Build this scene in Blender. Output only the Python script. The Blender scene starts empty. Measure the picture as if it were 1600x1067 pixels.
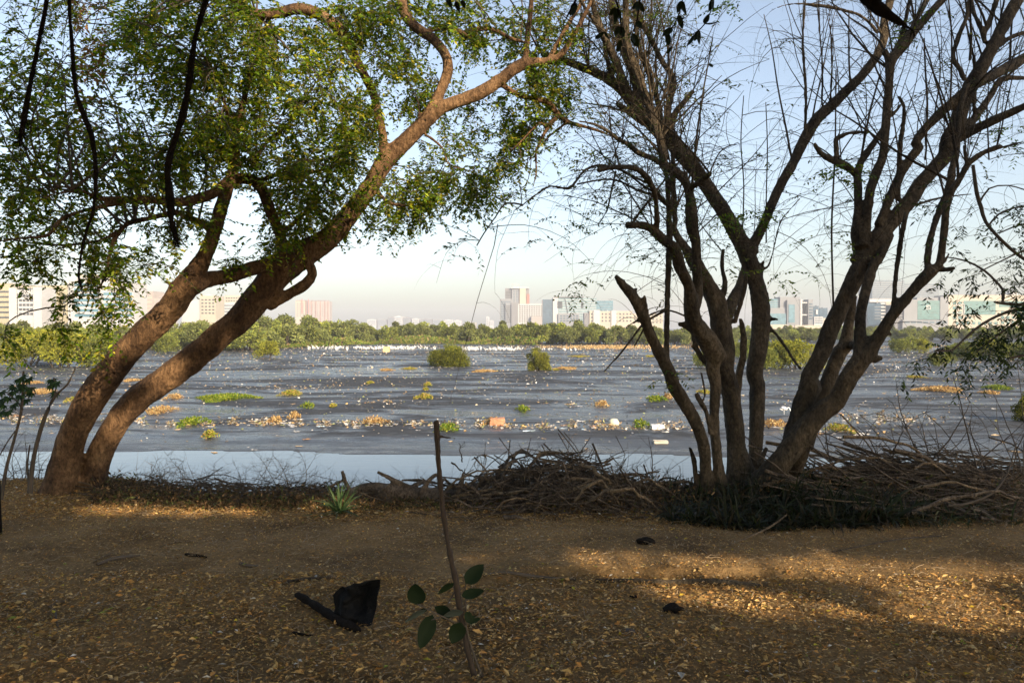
HAZE = 0.00034
import bpy, bmesh, math, random
import numpy as np
from mathutils import Vector, Matrix, noise
from mathutils.kdtree import KDTree

SC = bpy.context.scene
COL = SC.collection
RNG = np.random.default_rng(7)
random.seed(7)
PI = math.pi

# ------------------------------------------------------------------ camera
CAMZ = 1.6
F = 1244.0
PITCH = math.atan(21.5 / F)
cam_d = bpy.data.cameras.new("camera")
cam = bpy.data.objects.new("camera", cam_d)
COL.objects.link(cam)
cam.location = (0, 0, CAMZ)
cam.rotation_euler = (PI / 2 - PITCH, 0, 0)
cam_d.lens = 28.0
cam_d.sensor_width = 36.0
cam_d.clip_start = 0.05
cam_d.clip_end = 12000
cam_d.dof.use_dof = True
cam_d.dof.focus_distance = 30.0
cam_d.dof.aperture_fstop = 11.0
SC.camera = cam

CP, SP = math.cos(PITCH), math.sin(PITCH)
def ray(px, py):
    x = (px - 800.0) / F
    y = (533.5 - py) / F
    return (x, CP + y * SP, -SP + y * CP)
def P(px, py, d):
    """world point seen at picture position (px, py) at distance d along Y"""
    r = ray(px, py)
    return Vector((r[0] / r[1] * d, d, CAMZ + r[2] / r[1] * d))
WZ = -1.9
def G(px, py, z=0.0):
    r = ray(px, py)
    t = (z - CAMZ) / r[2]
    return Vector((r[0] * t, r[1] * t, z))

# ------------------------------------------------------------------ sun
SUN_EL = math.radians(25)
SUN_AZ = math.atan2(0.60, -0.80)          # clockwise from +Y
SUN = Vector((math.sin(SUN_AZ) * math.cos(SUN_EL), math.cos(SUN_AZ) * math.cos(SUN_EL), math.sin(SUN_EL)))
ld = bpy.data.lights.new("sun", 'SUN')
ld.energy = 5.0
ld.angle = math.radians(0.55)
ld.color = (1.0, 0.80, 0.56)
lo = bpy.data.objects.new("sun", ld)
COL.objects.link(lo)
lo.rotation_euler = SUN.to_track_quat('Z', 'Y').to_euler()
lo.location = (0, 0, 30)

w = bpy.data.worlds.new("World")
SC.world = w
w.use_nodes = True
nt = w.node_tree
bg = nt.nodes["Background"]
sky = nt.nodes.new("ShaderNodeTexSky")
sky.sky_type = 'NISHITA'
sky.sun_disc = False
sky.sun_elevation = SUN_EL
sky.sun_rotation = SUN_AZ
sky.air_density = 1.0
sky.dust_density = 2.2
sky.ozone_density = 1.0
hsv = nt.nodes.new("ShaderNodeHueSaturation")
hsv.inputs['Saturation'].default_value = 0.80
nt.links.new(sky.outputs[0], hsv.inputs['Color'])
nt.links.new(hsv.outputs[0], bg.inputs[0])
bg.inputs[1].default_value = 0.145
SC.view_settings.view_transform = 'Standard'
SC.view_settings.look = 'None'
SC.view_settings.exposure = 0.78
SC.view_settings.gamma = 1.0

# ------------------------------------------------------------------ materials
def new_mat(name):
    m = bpy.data.materials.new(name)
    m.use_nodes = True
    n = m.node_tree.nodes
    return m, n, m.node_tree.links, n["Principled BSDF"]

def tex_coord(n, l, scale=(1, 1, 1), obj=True):
    tc = n.new("ShaderNodeTexCoord")
    mp = n.new("ShaderNodeMapping")
    mp.inputs['Scale'].default_value = scale
    l.new(tc.outputs['Object' if obj else 'Generated'], mp.inputs[0])
    return mp

def noise_node(n, l, vec, scale, detail=5, rough=0.6, dist=0.0):
    t = n.new("ShaderNodeTexNoise")
    t.inputs['Scale'].default_value = scale
    t.inputs['Detail'].default_value = detail
    t.inputs['Roughness'].default_value = rough
    t.inputs['Distortion'].default_value = dist
    l.new(vec.outputs[0], t.inputs['Vector'])
    return t

def ramp(n, l, src, stops):
    r = n.new("ShaderNodeValToRGB")
    e = r.color_ramp.elements
    while len(e) < len(stops):
        e.new(0.5)
    for el, (p, c) in zip(e, stops):
        el.position = p
        el.color = (*c, 1) if len(c) == 3 else c
    l.new(src, r.inputs[0])
    return r

def bump(n, l, b, src, strength, dist):
    bp = n.new("ShaderNodeBump")
    bp.inputs['Strength'].default_value = strength
    bp.inputs['Distance'].default_value = dist
    l.new(src, bp.inputs['Height'])
    l.new(bp.outputs[0], b.inputs['Normal'])
    return bp

def simple_mat(name, c, rough=0.8, var=0.25, scale=4.0, bmp=0.0, metallic=0.0):
    m, n, l, b = new_mat(name)
    mp = tex_coord(n, l)
    t = noise_node(n, l, mp, scale, 6, 0.65)
    r = ramp(n, l, t.outputs[0], [(0.3, tuple(x * (1 - var) for x in c)), (0.7, tuple(min(1, x * (1 + var)) for x in c))])
    l.new(r.outputs[0], b.inputs['Base Color'])
    b.inputs['Roughness'].default_value = rough
    b.inputs['Metallic'].default_value = metallic
    if bmp:
        bump(n, l, b, t.outputs[0], 0.8, bmp)
    return m

def bark_mat(name, c1, c2, c3, scale=1.0):
    m, n, l, b = new_mat(name)
    mp = tex_coord(n, l, (1, 1, 0.55))
    big = noise_node(n, l, mp, 3.5 * scale, 6, 0.7, 0.4)
    fine = noise_node(n, l, mp, 45 * scale, 6, 0.75, 0.3)
    v = n.new("ShaderNodeTexVoronoi")
    v.inputs['Scale'].default_value = 26 * scale
    l.new(mp.outputs[0], v.inputs['Vector'])
    r1 = ramp(n, l, big.outputs[0], [(0.34, c1), (0.50, c2), (0.66, c3)])
    r2 = ramp(n, l, fine.outputs[0], [(0.34, (0.30, 0.30, 0.30)), (0.65, (1.15, 1.15, 1.15))])
    mx = n.new("ShaderNodeMix"); mx.data_type = 'RGBA'; mx.blend_type = 'MULTIPLY'
    mx.inputs[0].default_value = 1.0
    l.new(r1.outputs[0], mx.inputs[6]); l.new(r2.outputs[0], mx.inputs[7])
    l.new(mx.outputs[2], b.inputs['Base Color'])
    b.inputs['Roughness'].default_value = 0.88
    b.inputs['Specular IOR Level'].default_value = 0.25
    ad = n.new("ShaderNodeMath"); ad.operation = 'ADD'
    mu = n.new("ShaderNodeMath"); mu.operation = 'MULTIPLY'; mu.inputs[1].default_value = 0.5
    l.new(v.outputs[0], mu.inputs[0])
    l.new(fine.outputs[0], ad.inputs[0]); l.new(mu.outputs[0], ad.inputs[1])
    bump(n, l, b, ad.outputs[0], 1.0, 0.034 / scale)
    return m

def leaf_mat(name, transl=0.35, rough=0.55, spec=0.3):
    m, n, l, b = new_mat(name)
    a = n.new("ShaderNodeAttribute"); a.attribute_name = "Col"
    l.new(a.outputs[0], b.inputs['Base Color'])
    b.inputs['Roughness'].default_value = rough
    b.inputs['Specular IOR Level'].default_value = spec
    if transl > 0:
        tr = n.new("ShaderNodeBsdfTranslucent")
        hs = n.new("ShaderNodeHueSaturation")
        hs.inputs['Saturation'].default_value = 1.15
        hs.inputs['Value'].default_value = 1.3
        l.new(a.outputs[0], hs.inputs['Color'])
        l.new(hs.outputs[0], tr.inputs[0])
        mx = n.new("ShaderNodeMixShader"); mx.inputs[0].default_value = transl
        l.new(b.outputs[0], mx.inputs[1]); l.new(tr.outputs[0], mx.inputs[2])
        l.new(mx.outputs[0], n["Material Output"].inputs[0])
    return m

M = {}
M['bark_warm'] = bark_mat("bark_warm", (0.055, 0.031, 0.017), (0.20, 0.115, 0.058), (0.40, 0.24, 0.12))
M['bark_grey'] = bark_mat("bark_grey", (0.036, 0.028, 0.018), (0.100, 0.077, 0.049), (0.19, 0.145, 0.092))
M['bark_twig'] = simple_mat("bark_twig", (0.085, 0.066, 0.048), 0.85, 0.35, 6)
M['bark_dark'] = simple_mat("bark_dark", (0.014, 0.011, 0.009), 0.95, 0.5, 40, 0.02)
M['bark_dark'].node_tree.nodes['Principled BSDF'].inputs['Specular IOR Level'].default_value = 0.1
M['dead_wood'] = bark_mat("dead_wood", (0.06, 0.046, 0.033), (0.16, 0.122, 0.088), (0.30, 0.23, 0.165), 1.5)
M['dead_wood_tan'] = bark_mat("dead_wood_tan", (0.12, 0.085, 0.05), (0.25, 0.18, 0.11), (0.38, 0.28, 0.17), 1.5)
M['leaf'] = leaf_mat("leaf", 0.42)
M['leaf_dry'] = leaf_mat("leaf_dry", 0.12, 0.8, 0.15)
M['leaf_far'] = leaf_mat("leaf_far", 0.22, 0.8, 0.1)
M['scrap'] = leaf_mat("scrap", 0.0, 0.6, 0.3)

# ------------------------------------------------------------------ tagging
def tag(o, label=None, cat=None, group=None, kind=None):
    if label: o['label'] = label
    if cat: o['category'] = cat
    if group: o['group'] = group
    if kind: o['kind'] = kind
    return o

def link(name, me, mat=None, parent=None, loc=None):
    o = bpy.data.objects.new(name, me)
    COL.objects.link(o)
    if mat is not None and me is not None and len(me.materials) == 0:
        me.materials.append(mat)
    if parent is not None:
        o.parent = parent
        if loc is None:
            o.location = -Vector(parent.location)   # children are written in world coordinates
    if loc is not None:
        o.location = loc
    return o

def empty(name, loc, label=None, cat=None, group=None):
    o = bpy.data.objects.new(name, None)
    COL.objects.link(o)
    o.location = loc
    o.empty_display_size = 0.3
    return tag(o, label, cat, group)

def np_mesh(name, V, faces_n, Fi, col=None, smooth=True):
    """V (n,3), Fi flat loop vertex indices, faces_n loops per face (constant)"""
    me = bpy.data.meshes.new(name)
    V = np.asarray(V, dtype=np.float32)
    Fi = np.asarray(Fi, dtype=np.int32).ravel()
    nf = len(Fi) // faces_n
    me.vertices.add(len(V)); me.vertices.foreach_set("co", V.ravel())
    me.loops.add(len(Fi)); me.loops.foreach_set("vertex_index", Fi)
    me.polygons.add(nf)
    me.polygons.foreach_set("loop_start", np.arange(0, len(Fi), faces_n, dtype=np.int32))
    try:
        me.polygons.foreach_set("loop_total", np.full(nf, faces_n, dtype=np.int32))
    except Exception:
        pass
    me.polygons.foreach_set("use_smooth", np.full(nf, smooth, dtype=bool))
    if col is not None:
        a = me.color_attributes.new("Col", 'FLOAT_COLOR', 'POINT')
        c = np.ones((len(V), 4), dtype=np.float32)
        c[:, :3] = col
        a.data.foreach_set("color", c.ravel())
    me.update(calc_edges=True)
    return me

def unit(a):
    return a / np.maximum(np.linalg.norm(a, axis=-1, keepdims=True), 1e-9)

def leaves_arrays(p, d, L, W, col, fold=0.15, nrm=None):
    """rhombic folded leaves: p base (N,3), d direction, L length, W width -> V,F,C"""
    N = len(p)
    d = unit(d)
    if nrm is None:
        nrm = RNG.normal(size=(N, 3))
    side = unit(np.cross(d, nrm))
    n2 = np.cross(side, d)
    L = np.broadcast_to(L, (N,))[:, None]; W = np.broadcast_to(W, (N,))[:, None]
    mid = p + d * L * 0.45
    V = np.stack([p, mid + side * W / 2 + n2 * W * fold, p + d * L, mid - side * W / 2 + n2 * W * fold], 1).reshape(-1, 3)
    Fi = np.arange(4 * N, dtype=np.int32)
    C = np.repeat(col, 4, axis=0)
    return V, Fi, C

def leaf_mesh(name, p, d, L, W, col, fold=0.15, nrm=None):
    V, Fi, C = leaves_arrays(p, d, L, W, col, fold, nrm)
    return np_mesh(name, V, 4, Fi, C, smooth=False)

def tubes_arrays(pts, rad, sides=3):
    """pts (N,K,3), rad (N,K)"""
    N, K, _ = pts.shape
    t = np.gradient(pts, axis=1)
    t = unit(t)
    ref = np.where(np.abs(t[..., 2:3]) > 0.9, np.array([1.0, 0, 0]), np.array([0, 0, 1.0]))
    u = unit(np.cross(t, ref)); v = np.cross(t, u)
    a = np.arange(sides) / sides * 2 * PI
    ring = (pts[:, :, None, :] + rad[:, :, None, None] * (np.cos(a)[None, None, :, None] * u[:, :, None, :] + np.sin(a)[None, None, :, None] * v[:, :, None, :]))
    V = ring.reshape(-1, 3)
    idx = np.arange(N * K * sides).reshape(N, K, sides)
    a0 = idx[:, :-1, :]; a1 = idx[:, 1:, :]
    b0 = np.roll(a0, -1, axis=2); b1 = np.roll(a1, -1, axis=2)
    Fi = np.stack([a0, b0, b1, a1], -1).reshape(-1)
    return V, Fi

def tubes_mesh(name, groups, sides=3):
    """groups: list of (pts, rad[, sides])"""
    Vs, Fs, off = [], [], 0
    for g in groups:
        s = g[2] if len(g) > 2 else sides
        V, Fi = tubes_arrays(g[0], g[1], s)
        Vs.append(V); Fs.append(Fi + off); off += len(V)
    return np_mesh(name, np.concatenate(Vs), 4, np.concatenate(Fs))

def palette(N, cols, jitter=0.2):
    cols = np.array([c[:3] for c in cols], dtype=np.float64)
    wts = None
    c = cols[RNG.integers(0, len(cols), N)]
    return np.clip(c * (1 + jitter * RNG.normal(size=(N, 1))), 0.004, 0.95)

def box_bm(bm, x0, x1, y0, y1, z0, z1):
    vs = [bm.verts.new(c) for c in ((x0,y0,z0),(x1,y0,z0),(x1,y1,z0),(x0,y1,z0),(x0,y0,z1),(x1,y0,z1),(x1,y1,z1),(x0,y1,z1))]
    for f in ((0,3,2,1),(4,5,6,7),(0,1,5,4),(1,2,6,5),(2,3,7,6),(3,0,4,7)):
        bm.faces.new([vs[i] for i in f])

def bm_mesh(name, bm, smooth=False):
    me = bpy.data.meshes.new(name)
    bm.normal_update()
    bm.to_mesh(me); bm.free()
    if smooth:
        me.polygons.foreach_set("use_smooth", np.ones(len(me.polygons), dtype=bool))
    return me

def boxes_mesh(name, boxes):
    bm = bmesh.new()
    for b in boxes: box_bm(bm, *b)
    return bm_mesh(name, bm)

# ------------------------------------------------------------------ ground
def sn(x, y, s, seed=0.0):
    return (np.sin(x * s + seed) * np.cos(y * s * 1.3 + seed * 2.1) + 0.5 * np.sin(x * s * 2.3 + y * s * 1.9 + seed * 3.3) + 0.25 * np.sin(x * s * 5.1 - y * s * 4.3 + seed)) / 1.75

def smooth(t):
    t = np.clip(t, 0, 1); return t * t * (3 - 2 * t)

def bank_edge(x):
    return 7.62 + 0.45 * smooth((-x - 3.0) / 0.9) + 0.10 * np.sin(x * 0.9 + 1.0) + 0.06 * np.sin(x * 2.7)

def gz(x, y):
    x = np.asarray(x, dtype=float); y = np.asarray(y, dtype=float)
    z = 0.035 * sn(x, y, 0.9, 1.0) + 0.012 * sn(x, y, 3.7, 2.0) + 0.005 * sn(x, y, 11.0, 4.0)
    led = 5.02 + 0.05 * np.sin(x * 1.7) + 0.03 * np.sin(x * 5.1)
    amp = 0.055 * smooth((x + 0.6) / 0.8) * smooth((2.6 - x) / 1.2)
    z = z + amp * smooth((y - led) / 0.05) * (1 - smooth((y - 5.9) / 0.8))
    z = z + 0.07 * np.exp(-((x + 4.3) ** 2 / 1.2 + (y - 7.9) ** 2 / 0.5))      # swell round the left tree
    z = z + 0.03 * np.exp(-((x - 2.3) ** 2 / 2.5 + (y - 7.9) ** 2 / 0.6))
    z = z + 0.10 * np.exp(-((x + 2.6) ** 2 / 0.5 + (y - 3.7) ** 2 / 0.3))
    drop = smooth((y - bank_edge(x)) / 1.7)
    return z - 2.5 * drop

def grid_mesh(name, xs, ys, zf):
    X, Y = np.meshgrid(xs, ys)
    Z = zf(X, Y)
    V = np.stack([X, Y, Z], -1).reshape(-1, 3)
    nx, ny = len(xs), len(ys)
    i = np.arange(nx * ny).reshape(ny, nx)
    Fi = np.stack([i[:-1, :-1], i[:-1, 1:], i[1:, 1:], i[1:, :-1]], -1).reshape(-1)
    return np_mesh(name, V, 4, Fi)

xs = np.concatenate([np.linspace(-40, -7, 40, endpoint=False), np.linspace(-7, 7, 330, endpoint=False), np.linspace(7, 40, 41)])
ys = np.concatenate([np.linspace(-30, 3, 40, endpoint=False), np.linspace(3, 11.5, 230)])
m, n, l, b = new_mat("bank_soil")
mp = tex_coord(n, l)
t1 = noise_node(n, l, mp, 1.3, 7, 0.7, 0.3)
t2 = noise_node(n, l, mp, 38, 6, 0.75)
r1 = ramp(n, l, t1.outputs[0], [(0.32, (0.13, 0.085, 0.043)), (0.5, (0.26, 0.172, 0.084)), (0.7, (0.38, 0.255, 0.125))])
r2 = ramp(n, l, t2.outputs[0], [(0.3, (0.45, 0.45, 0.45)), (0.7, (1.3, 1.25, 1.15))])
mx = n.new("ShaderNodeMix"); mx.data_type = 'RGBA'; mx.blend_type = 'MULTIPLY'; mx.inputs[0].default_value = 1
l.new(r1.outputs[0], mx.inputs[6]); l.new(r2.outputs[0], mx.inputs[7]); l.new(mx.outputs[2], b.inputs['Base Color'])
b.inputs['Roughness'].default_value = 0.95; b.inputs['Specular IOR Level'].default_value = 0.1
bump(n, l, b, t2.outputs[0], 1.0, 0.02)
M['soil'] = m
tag(link("bank_ground", grid_mesh("bank_ground", xs, ys, gz), M['soil']), kind='structure')

# mudflat: one sheet out past the horizon
def mz(x, y):
    x = np.asarray(x, float); y = np.asarray(y, float)
    edge = 21.6 - x * 0.055 + 0.25 * np.sin(x * 0.6) + 0.12 * np.sin(x * 1.9 + 1)
    ch = 1 - smooth((y - edge + 1.1) / 1.5)
    ridge = 24.9 + 0.5 * np.sin(x * 0.35) + 0.2 * np.sin(x * 1.3)
    z = WZ + 0.012 - 1.0 * ch + 0.045 * smooth((y - ridge) / 0.5) + 0.012 * sn(x, y, 0.35, 3.0) * smooth((y - 24) / 10)
    z = z + 0.5 * smooth((y - 175) / 60)
    return z
ysm = np.concatenate([np.linspace(8.3, 40, 134, endpoint=False), np.geomspace(40, 9000, 130)])
xsm = np.concatenate([-np.geomspace(9000, 40, 40, endpoint=False), np.linspace(-40, 40, 160, endpoint=False), np.geomspace(40, 9000, 41)])
m, n, l, b = new_mat("mud")
mp = tex_coord(n, l, (0.30, 0.62, 1))
wet = noise_node(n, l, mp, 0.33, 10, 0.72, 1.0)
mp2 = tex_coord(n, l, (0.6, 1.2, 1))
fine = noise_node(n, l, mp2, 6.0, 8, 0.75)
mp3 = tex_coord(n, l, (1, 1, 1))
grit = noise_node(n, l, mp3, 1.1, 10, 0.8)
sepx = n.new("ShaderNodeSeparateXYZ"); l.new(mp3.outputs[0], sepx.inputs[0])
# wet mottled mud mirroring the sky close to the channel (y < 25 m)
band = n.new("ShaderNodeMapRange"); band.inputs[1].default_value = 24.2; band.inputs[2].default_value = 25.6
wob = n.new("ShaderNodeMath"); wob.operation = 'MULTIPLY_ADD'; wob.inputs[1].default_value = 3.0
l.new(wet.outputs[0], wob.inputs[0]); l.new(sepx.outputs[1], wob.inputs[2])
sb = n.new("ShaderNodeMath"); sb.operation = 'SUBTRACT'; sb.inputs[1].default_value = 1.5
l.new(wob.outputs[0], sb.inputs[0]); l.new(sb.outputs[0], band.inputs[0])
rc = ramp(n, l, grit.outputs[0], [(0.35, (0.029, 0.032, 0.037)), (0.55, (0.053, 0.056, 0.061)), (0.8, (0.12, 0.115, 0.105))])
rw = ramp(n, l, wet.outputs[0], [(0.45, (0.8, 0.8, 0.8)), (0.50, (0.45, 0.45, 0.45)), (0.55, (0.28, 0.28, 0.28)), (0.60, (0.10, 0.10, 0.10))])
mxr = n.new("ShaderNodeMix"); mxr.data_type = 'FLOAT'
l.new(band.outputs[0], mxr.inputs[0]); mpb = tex_coord(n, l, (0.35, 1.3, 1)); nb = noise_node(n, l, mpb, 0.9, 8, 0.75, 0.8)
rb = ramp(n, l, nb.outputs[0], [(0.44, (0.48, 0.48, 0.48)), (0.53, (0.26, 0.26, 0.26)), (0.60, (0.07, 0.07, 0.07))]); l.new(rb.outputs[0], mxr.inputs[2])
l.new(rw.outputs[0], mxr.inputs[3])
l.new(mxr.outputs[0], b.inputs['Roughness'])
l.new(rc.outputs[0], b.inputs['Base Color'])
rs = ramp(n, l, wet.outputs[0], [(0.47, (0.14, 0.14, 0.14)), (0.56, (0.5, 0.5, 0.5))])
mxs = n.new("ShaderNodeMix"); mxs.data_type = 'FLOAT'; mxs.inputs[2].default_value = 0.4
l.new(band.outputs[0], mxs.inputs[0]); l.new(rs.outputs[0], mxs.inputs[3]); l.new(mxs.outputs[0], b.inputs['Specular IOR Level'])
bm_ = bump(n, l, b, fine.outputs[0], 0.9, 0.07)
M['mud'] = m
tag(link("mudflat", grid_mesh("mudflat", xsm, ysm, mz), M['mud']), kind='structure')

m, n, l, b = new_mat("water")
b.inputs['Base Color'].default_value = (0.028, 0.032, 0.034, 1)
b.inputs['Roughness'].default_value = 0.04
b.inputs['IOR'].default_value = 1.33
b.inputs['Specular IOR Level'].default_value = 0.6
mp = tex_coord(n, l, (0.6, 1.4, 1))
t = noise_node(n, l, mp, 2.2, 3, 0.5)
bump(n, l, b, t.outputs[0], 0.12, 0.02)
M['water'] = m
tag(link("channel_water", grid_mesh("channel_water", np.linspace(-120, 120, 60), np.linspace(8.6, 24, 12), lambda X, Y: X * 0 + WZ), M['water']), kind='structure')
# ------------------------------------------------------------------ traced trees
def catmull(pts, step):
    """pts list of (x,y,z,r) -> resampled list"""
    out = []
    n_ = len(pts)
    for i in range(n_ - 1):
        p0 = pts[max(i - 1, 0)]; p1 = pts[i]; p2 = pts[i + 1]; p3 = pts[min(i + 2, n_ - 1)]
        L = (p2[:3] - p1[:3]); L = math.sqrt(float((L * L).sum()))
        k = max(2, int(L / step))
        for j in range(k):
            t = j / k
            q = 0.5 * ((2 * p1) + (-p0 + p2) * t + (2 * p0 - 5 * p1 + 4 * p2 - p3) * t * t + (-p0 + 3 * p1 - 3 * p2 + p3) * t ** 3)
            q[3] = max(0.002, p1[3] * (1 - t) + p2[3] * t)
            out.append(q)
    out.append(pts[-1])
    return np.array(out)

class TreeTrace:
    ws = 1.0
    def __init__(self, base_depth):
        self.samples = []      # (px, py, depth)
        self.curves = []       # resampled (K,4)
        self.base = base_depth
    def depth_at(self, px, py):
        if not self.samples: return self.base
        return min(self.samples, key=lambda s: (s[0] - px) ** 2 + (s[1] - py) ** 2)[2]
    def add(self, pts, delta=0.0, start=None, join=False, wscale=None):
        """pts: (px, py, diameter px)"""
        full = []
        wscale = self.ws if wscale is None else wscale
        lw = 8
        for p in pts:
            if len(p) > 2: lw = p[2]
            full.append((p[0], p[1], lw * wscale))
        d0 = self.depth_at(full[0][0], full[0][1]) if start is None else start
        d1 = d0 + delta
        if join: d1 = self.depth_at(full[-1][0], full[-1][1])
        L = [0]
        for a, b_ in zip(full[:-1], full[1:]): L.append(L[-1] + math.hypot(a[0] - b_[0], a[1] - b_[1]))
        q = []
        for (px, py, wd), s in zip(full, L):
            d = d0 + (d1 - d0) * s / max(L[-1], 1)
            p = P(px, py, d)
            q.append(np.array([p.x, p.y, p.z, wd * 0.5 * d / F]))
            self.samples.append((px, py, d))
        # denser samples for joins
        for i in range(len(full) - 1):
            for t in (0.25, 0.5, 0.75):
                a, b_ = full[i], full[i + 1]
                s = L[i] + (L[i + 1] - L[i]) * t
                self.samples.append((a[0] + (b_[0] - a[0]) * t, a[1] + (b_[1] - a[1]) * t, d0 + (d1 - d0) * s / max(L[-1], 1)))
        c = catmull(q, 0.05)
        self.curves.append(c)
        return c

def trunk_object(name, curves, mat, parent, voxel=0.014, rough=0.10, seed=0.0):
    Vs, Fs, off = [], [], 0
    bm = bmesh.new()
    S = 14
    for c in curves:
        pts = c[:, :3]; K = len(pts)
        t = unit(np.gradient(pts, axis=0))
        # parallel transport
        u = np.cross(t[0], [0.3, 0.9, 0.2]); u = u / np.linalg.norm(u)
        rings = []
        for i in range(K):
            u = u - t[i] * u.dot(t[i]); u = u / np.linalg.norm(u); v = np.cross(t[i], u)
            r = c[i, 3]
            ring = []
            for a in range(S):
                an = a / S * 2 * PI
                dvec = u * math.cos(an) + v * math.sin(an)
                p = Vector(pts[i])
                nz = noise.noise(Vector((p.x * 2.2 + seed, p.y * 2.2 + math.cos(an) * 0.9, p.z * 1.5 + math.sin(an) * 0.9)))
                nz2 = noise.noise(Vector((p.x * 7 + seed, p.y * 7 + math.cos(an) * 1.5, p.z * 5 + math.sin(an) * 1.5)))
                rr = r * (1 + rough * 1.6 * nz + rough * 1.1 * nz2)
                ring.append(bm.verts.new(pts[i] + dvec * rr))
            rings.append(ring)
        for i in range(K - 1):
            for a in range(S):
                b_ = (a + 1) % S
                bm.faces.new((rings[i][a], rings[i][b_], rings[i + 1][b_], rings[i + 1][a]))
        bm.faces.new(rings[0][::-1]); bm.faces.new(rings[-1])
    me = bm_mesh(name, bm)
    o = bpy.data.objects.new(name + "_tmp", me); COL.objects.link(o)
    md = o.modifiers.new("r", 'REMESH'); md.mode = 'VOXEL'; md.voxel_size = voxel; md.use_smooth_shade = True
    ms = o.modifiers.new("s", 'SMOOTH'); ms.factor = 0.5; ms.iterations = 3
    dg = bpy.context.evaluated_depsgraph_get()
    me2 = bpy.data.meshes.new_from_object(o.evaluated_get(dg))
    bpy.data.objects.remove(o)
    me2.name = name
    # small scale lumps
    N = len(me2.vertices)
    co = np.empty(N * 3, dtype=np.float32); me2.vertices.foreach_get("co", co); co = co.reshape(-1, 3)
    nr = np.empty(N * 3, dtype=np.float32); me2.vertices.foreach_get("normal", nr); nr = nr.reshape(-1, 3)
    x, y, z = co[:, 0], co[:, 1], co[:, 2]
    h = np.sin(x * 31 + 2 * np.sin(z * 17)) * np.sin(y * 29 + 1.5 * np.sin(x * 13)) * np.sin(z * 19 + 2 * np.sin(y * 23)) * 0.004 \
        + np.sin(x * 71 + 3 * np.sin(z * 37)) * np.sin(y * 67) * np.sin(z * 43 + 2 * np.sin(x * 51)) * 0.0025
    co = co + nr * h[:, None]
    me2.vertices.foreach_set("co", co.astype(np.float32).ravel())
    me2.polygons.foreach_set("use_smooth", np.ones(len(me2.polygons), dtype=bool))
    me2.materials.clear()
    me2.update()
    return link(name, me2, mat, parent)

def arcs(N, start, end, K=8, sag=0.15, wig=0.05):
    """N curves between start (N,3) and end (N,3) with sag and wiggle -> (N,K,3)"""
    t = np.linspace(0, 1, K)[None, :, None]
    p = start[:, None, :] * (1 - t) + end[:, None, :] * t
    L = np.linalg.norm(end - start, axis=1)[:, None, None]
    bend = RNG.normal(size=(N, 1, 3)) * 0.16 * L
    p = p + bend * np.sin(t * PI)
    p[..., 2:3] += sag * L * np.sin(t * PI)
    w_ = RNG.normal(size=(N, K, 3)) * wig * L / K * 3
    w_[:, 0] = 0
    return p + np.cumsum(w_, axis=1) * 0.35

# ---------------- left tree
LT = TreeTrace(7.55); LT.ws = 0.90
A = LT.add([(88,812,86),(92,785,80),(97,755,62),(104,715,46),(122,660,45),(158,602,50),(200,547,47),(255,495,44),(282,458,46),(303,430,38),(320,400,25),(334,365,24),(346,325,23),(357,290,22),(366,262,19),(368,215,16),(378,170,12),(392,110,8)], -0.5)
B = LT.add([(140,812,66),(143,780,56),(150,735,44),(160,700,42),(183,660,42),(210,628,46),(250,598,46),(298,562,45),(348,522,45),(385,488,44),(412,455,47),(438,424,52),(468,400,52),(500,382,42),(530,356,36),(558,320,32),(582,288,31),(598,258,32),(614,240,29),(640,215,27),(665,190,26),(690,168,25),(711,160,24),(749,146,22),(779,127,21),(805,107,19),(824,99,18),(857,96,14),(880,82,10),(905,40,8),(925,0,7)], 0.5, start=7.6)
LT.add([(300,445,38),(322,437,28),(341,434,26),(361,430,25),(390,421,24),(417,414,25),(440,405,26),(460,398,26)], join=True)
LT.add([(357,286,22),(375,279,20),(395,282,20),(410,296,20),(423,330,19),(436,362,18),(447,400,18)], join=True)
LT.add([(366,276,22),(345,294,20),(322,307,19),(285,316,17),(225,312,12),(165,311,11),(124,298,8),(90,292,5),(40,300,3)], -1.2)
LT.add([(205,313,9),(176,320,9),(130,330,8),(94,345,8),(76,368,8),(40,372,6),(-10,378,5)], -1.0)
LT.add([(124,300,6),(86,303,5),(40,325,4),(-5,342,3)], -0.8)
LT.add([(326,357,13),(310,346,12),(292,339,10),(275,333,9),(259,335,10),(225,343,9),(199,350,9),(182,370,8),(172,395,7),(165,430,6),(150,460,4)], -0.8)
LT.add([(199,352,6),(160,374,5),(120,383,5),(80,392,4),(40,420,3)], -0.6)
LT.add([(170,425,5),(140,440,4),(110,468,4),(90,500,3),(85,540,3),(60,570,2)], -0.4)
LT.add([(168,420,6),(178,440,5),(180,470,4),(195,500,3)], -0.2)
LT.add([(258,440,6),(277,447,8),(296,452,10)], 0.0, join=True)
LT.add([(368,250,10),(363,210,8),(350,160,6),(330,100,5)], -0.5)
LT.add([(394,262,9),(415,225,8),(446,199,7),(480,150,5),(500,120,4)], -0.4)
LT.add([(400,285,9),(440,272,8),(480,270,6),(520,262,5)], -0.3)
LT.add([(440,365,10),(480,330,8),(500,300,6),(520,260,5)], -0.6)
LT.add([(447,400,12),(440,430,8)], 0)
LT.add([(662,192,22),(677,167,22),(690,139,20),(700,109,20),(695,84,19),(677,62,18),(650,43,17),(632,22,17),(628,-5,16),(640,-60,14)], 0.3)
LT.add([(664,50,9),(690,44,10),(719,50,10),(733,60,9),(745,47,9),(771,47,8),(797,60,7),(825,68,5)], 0.4)
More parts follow.
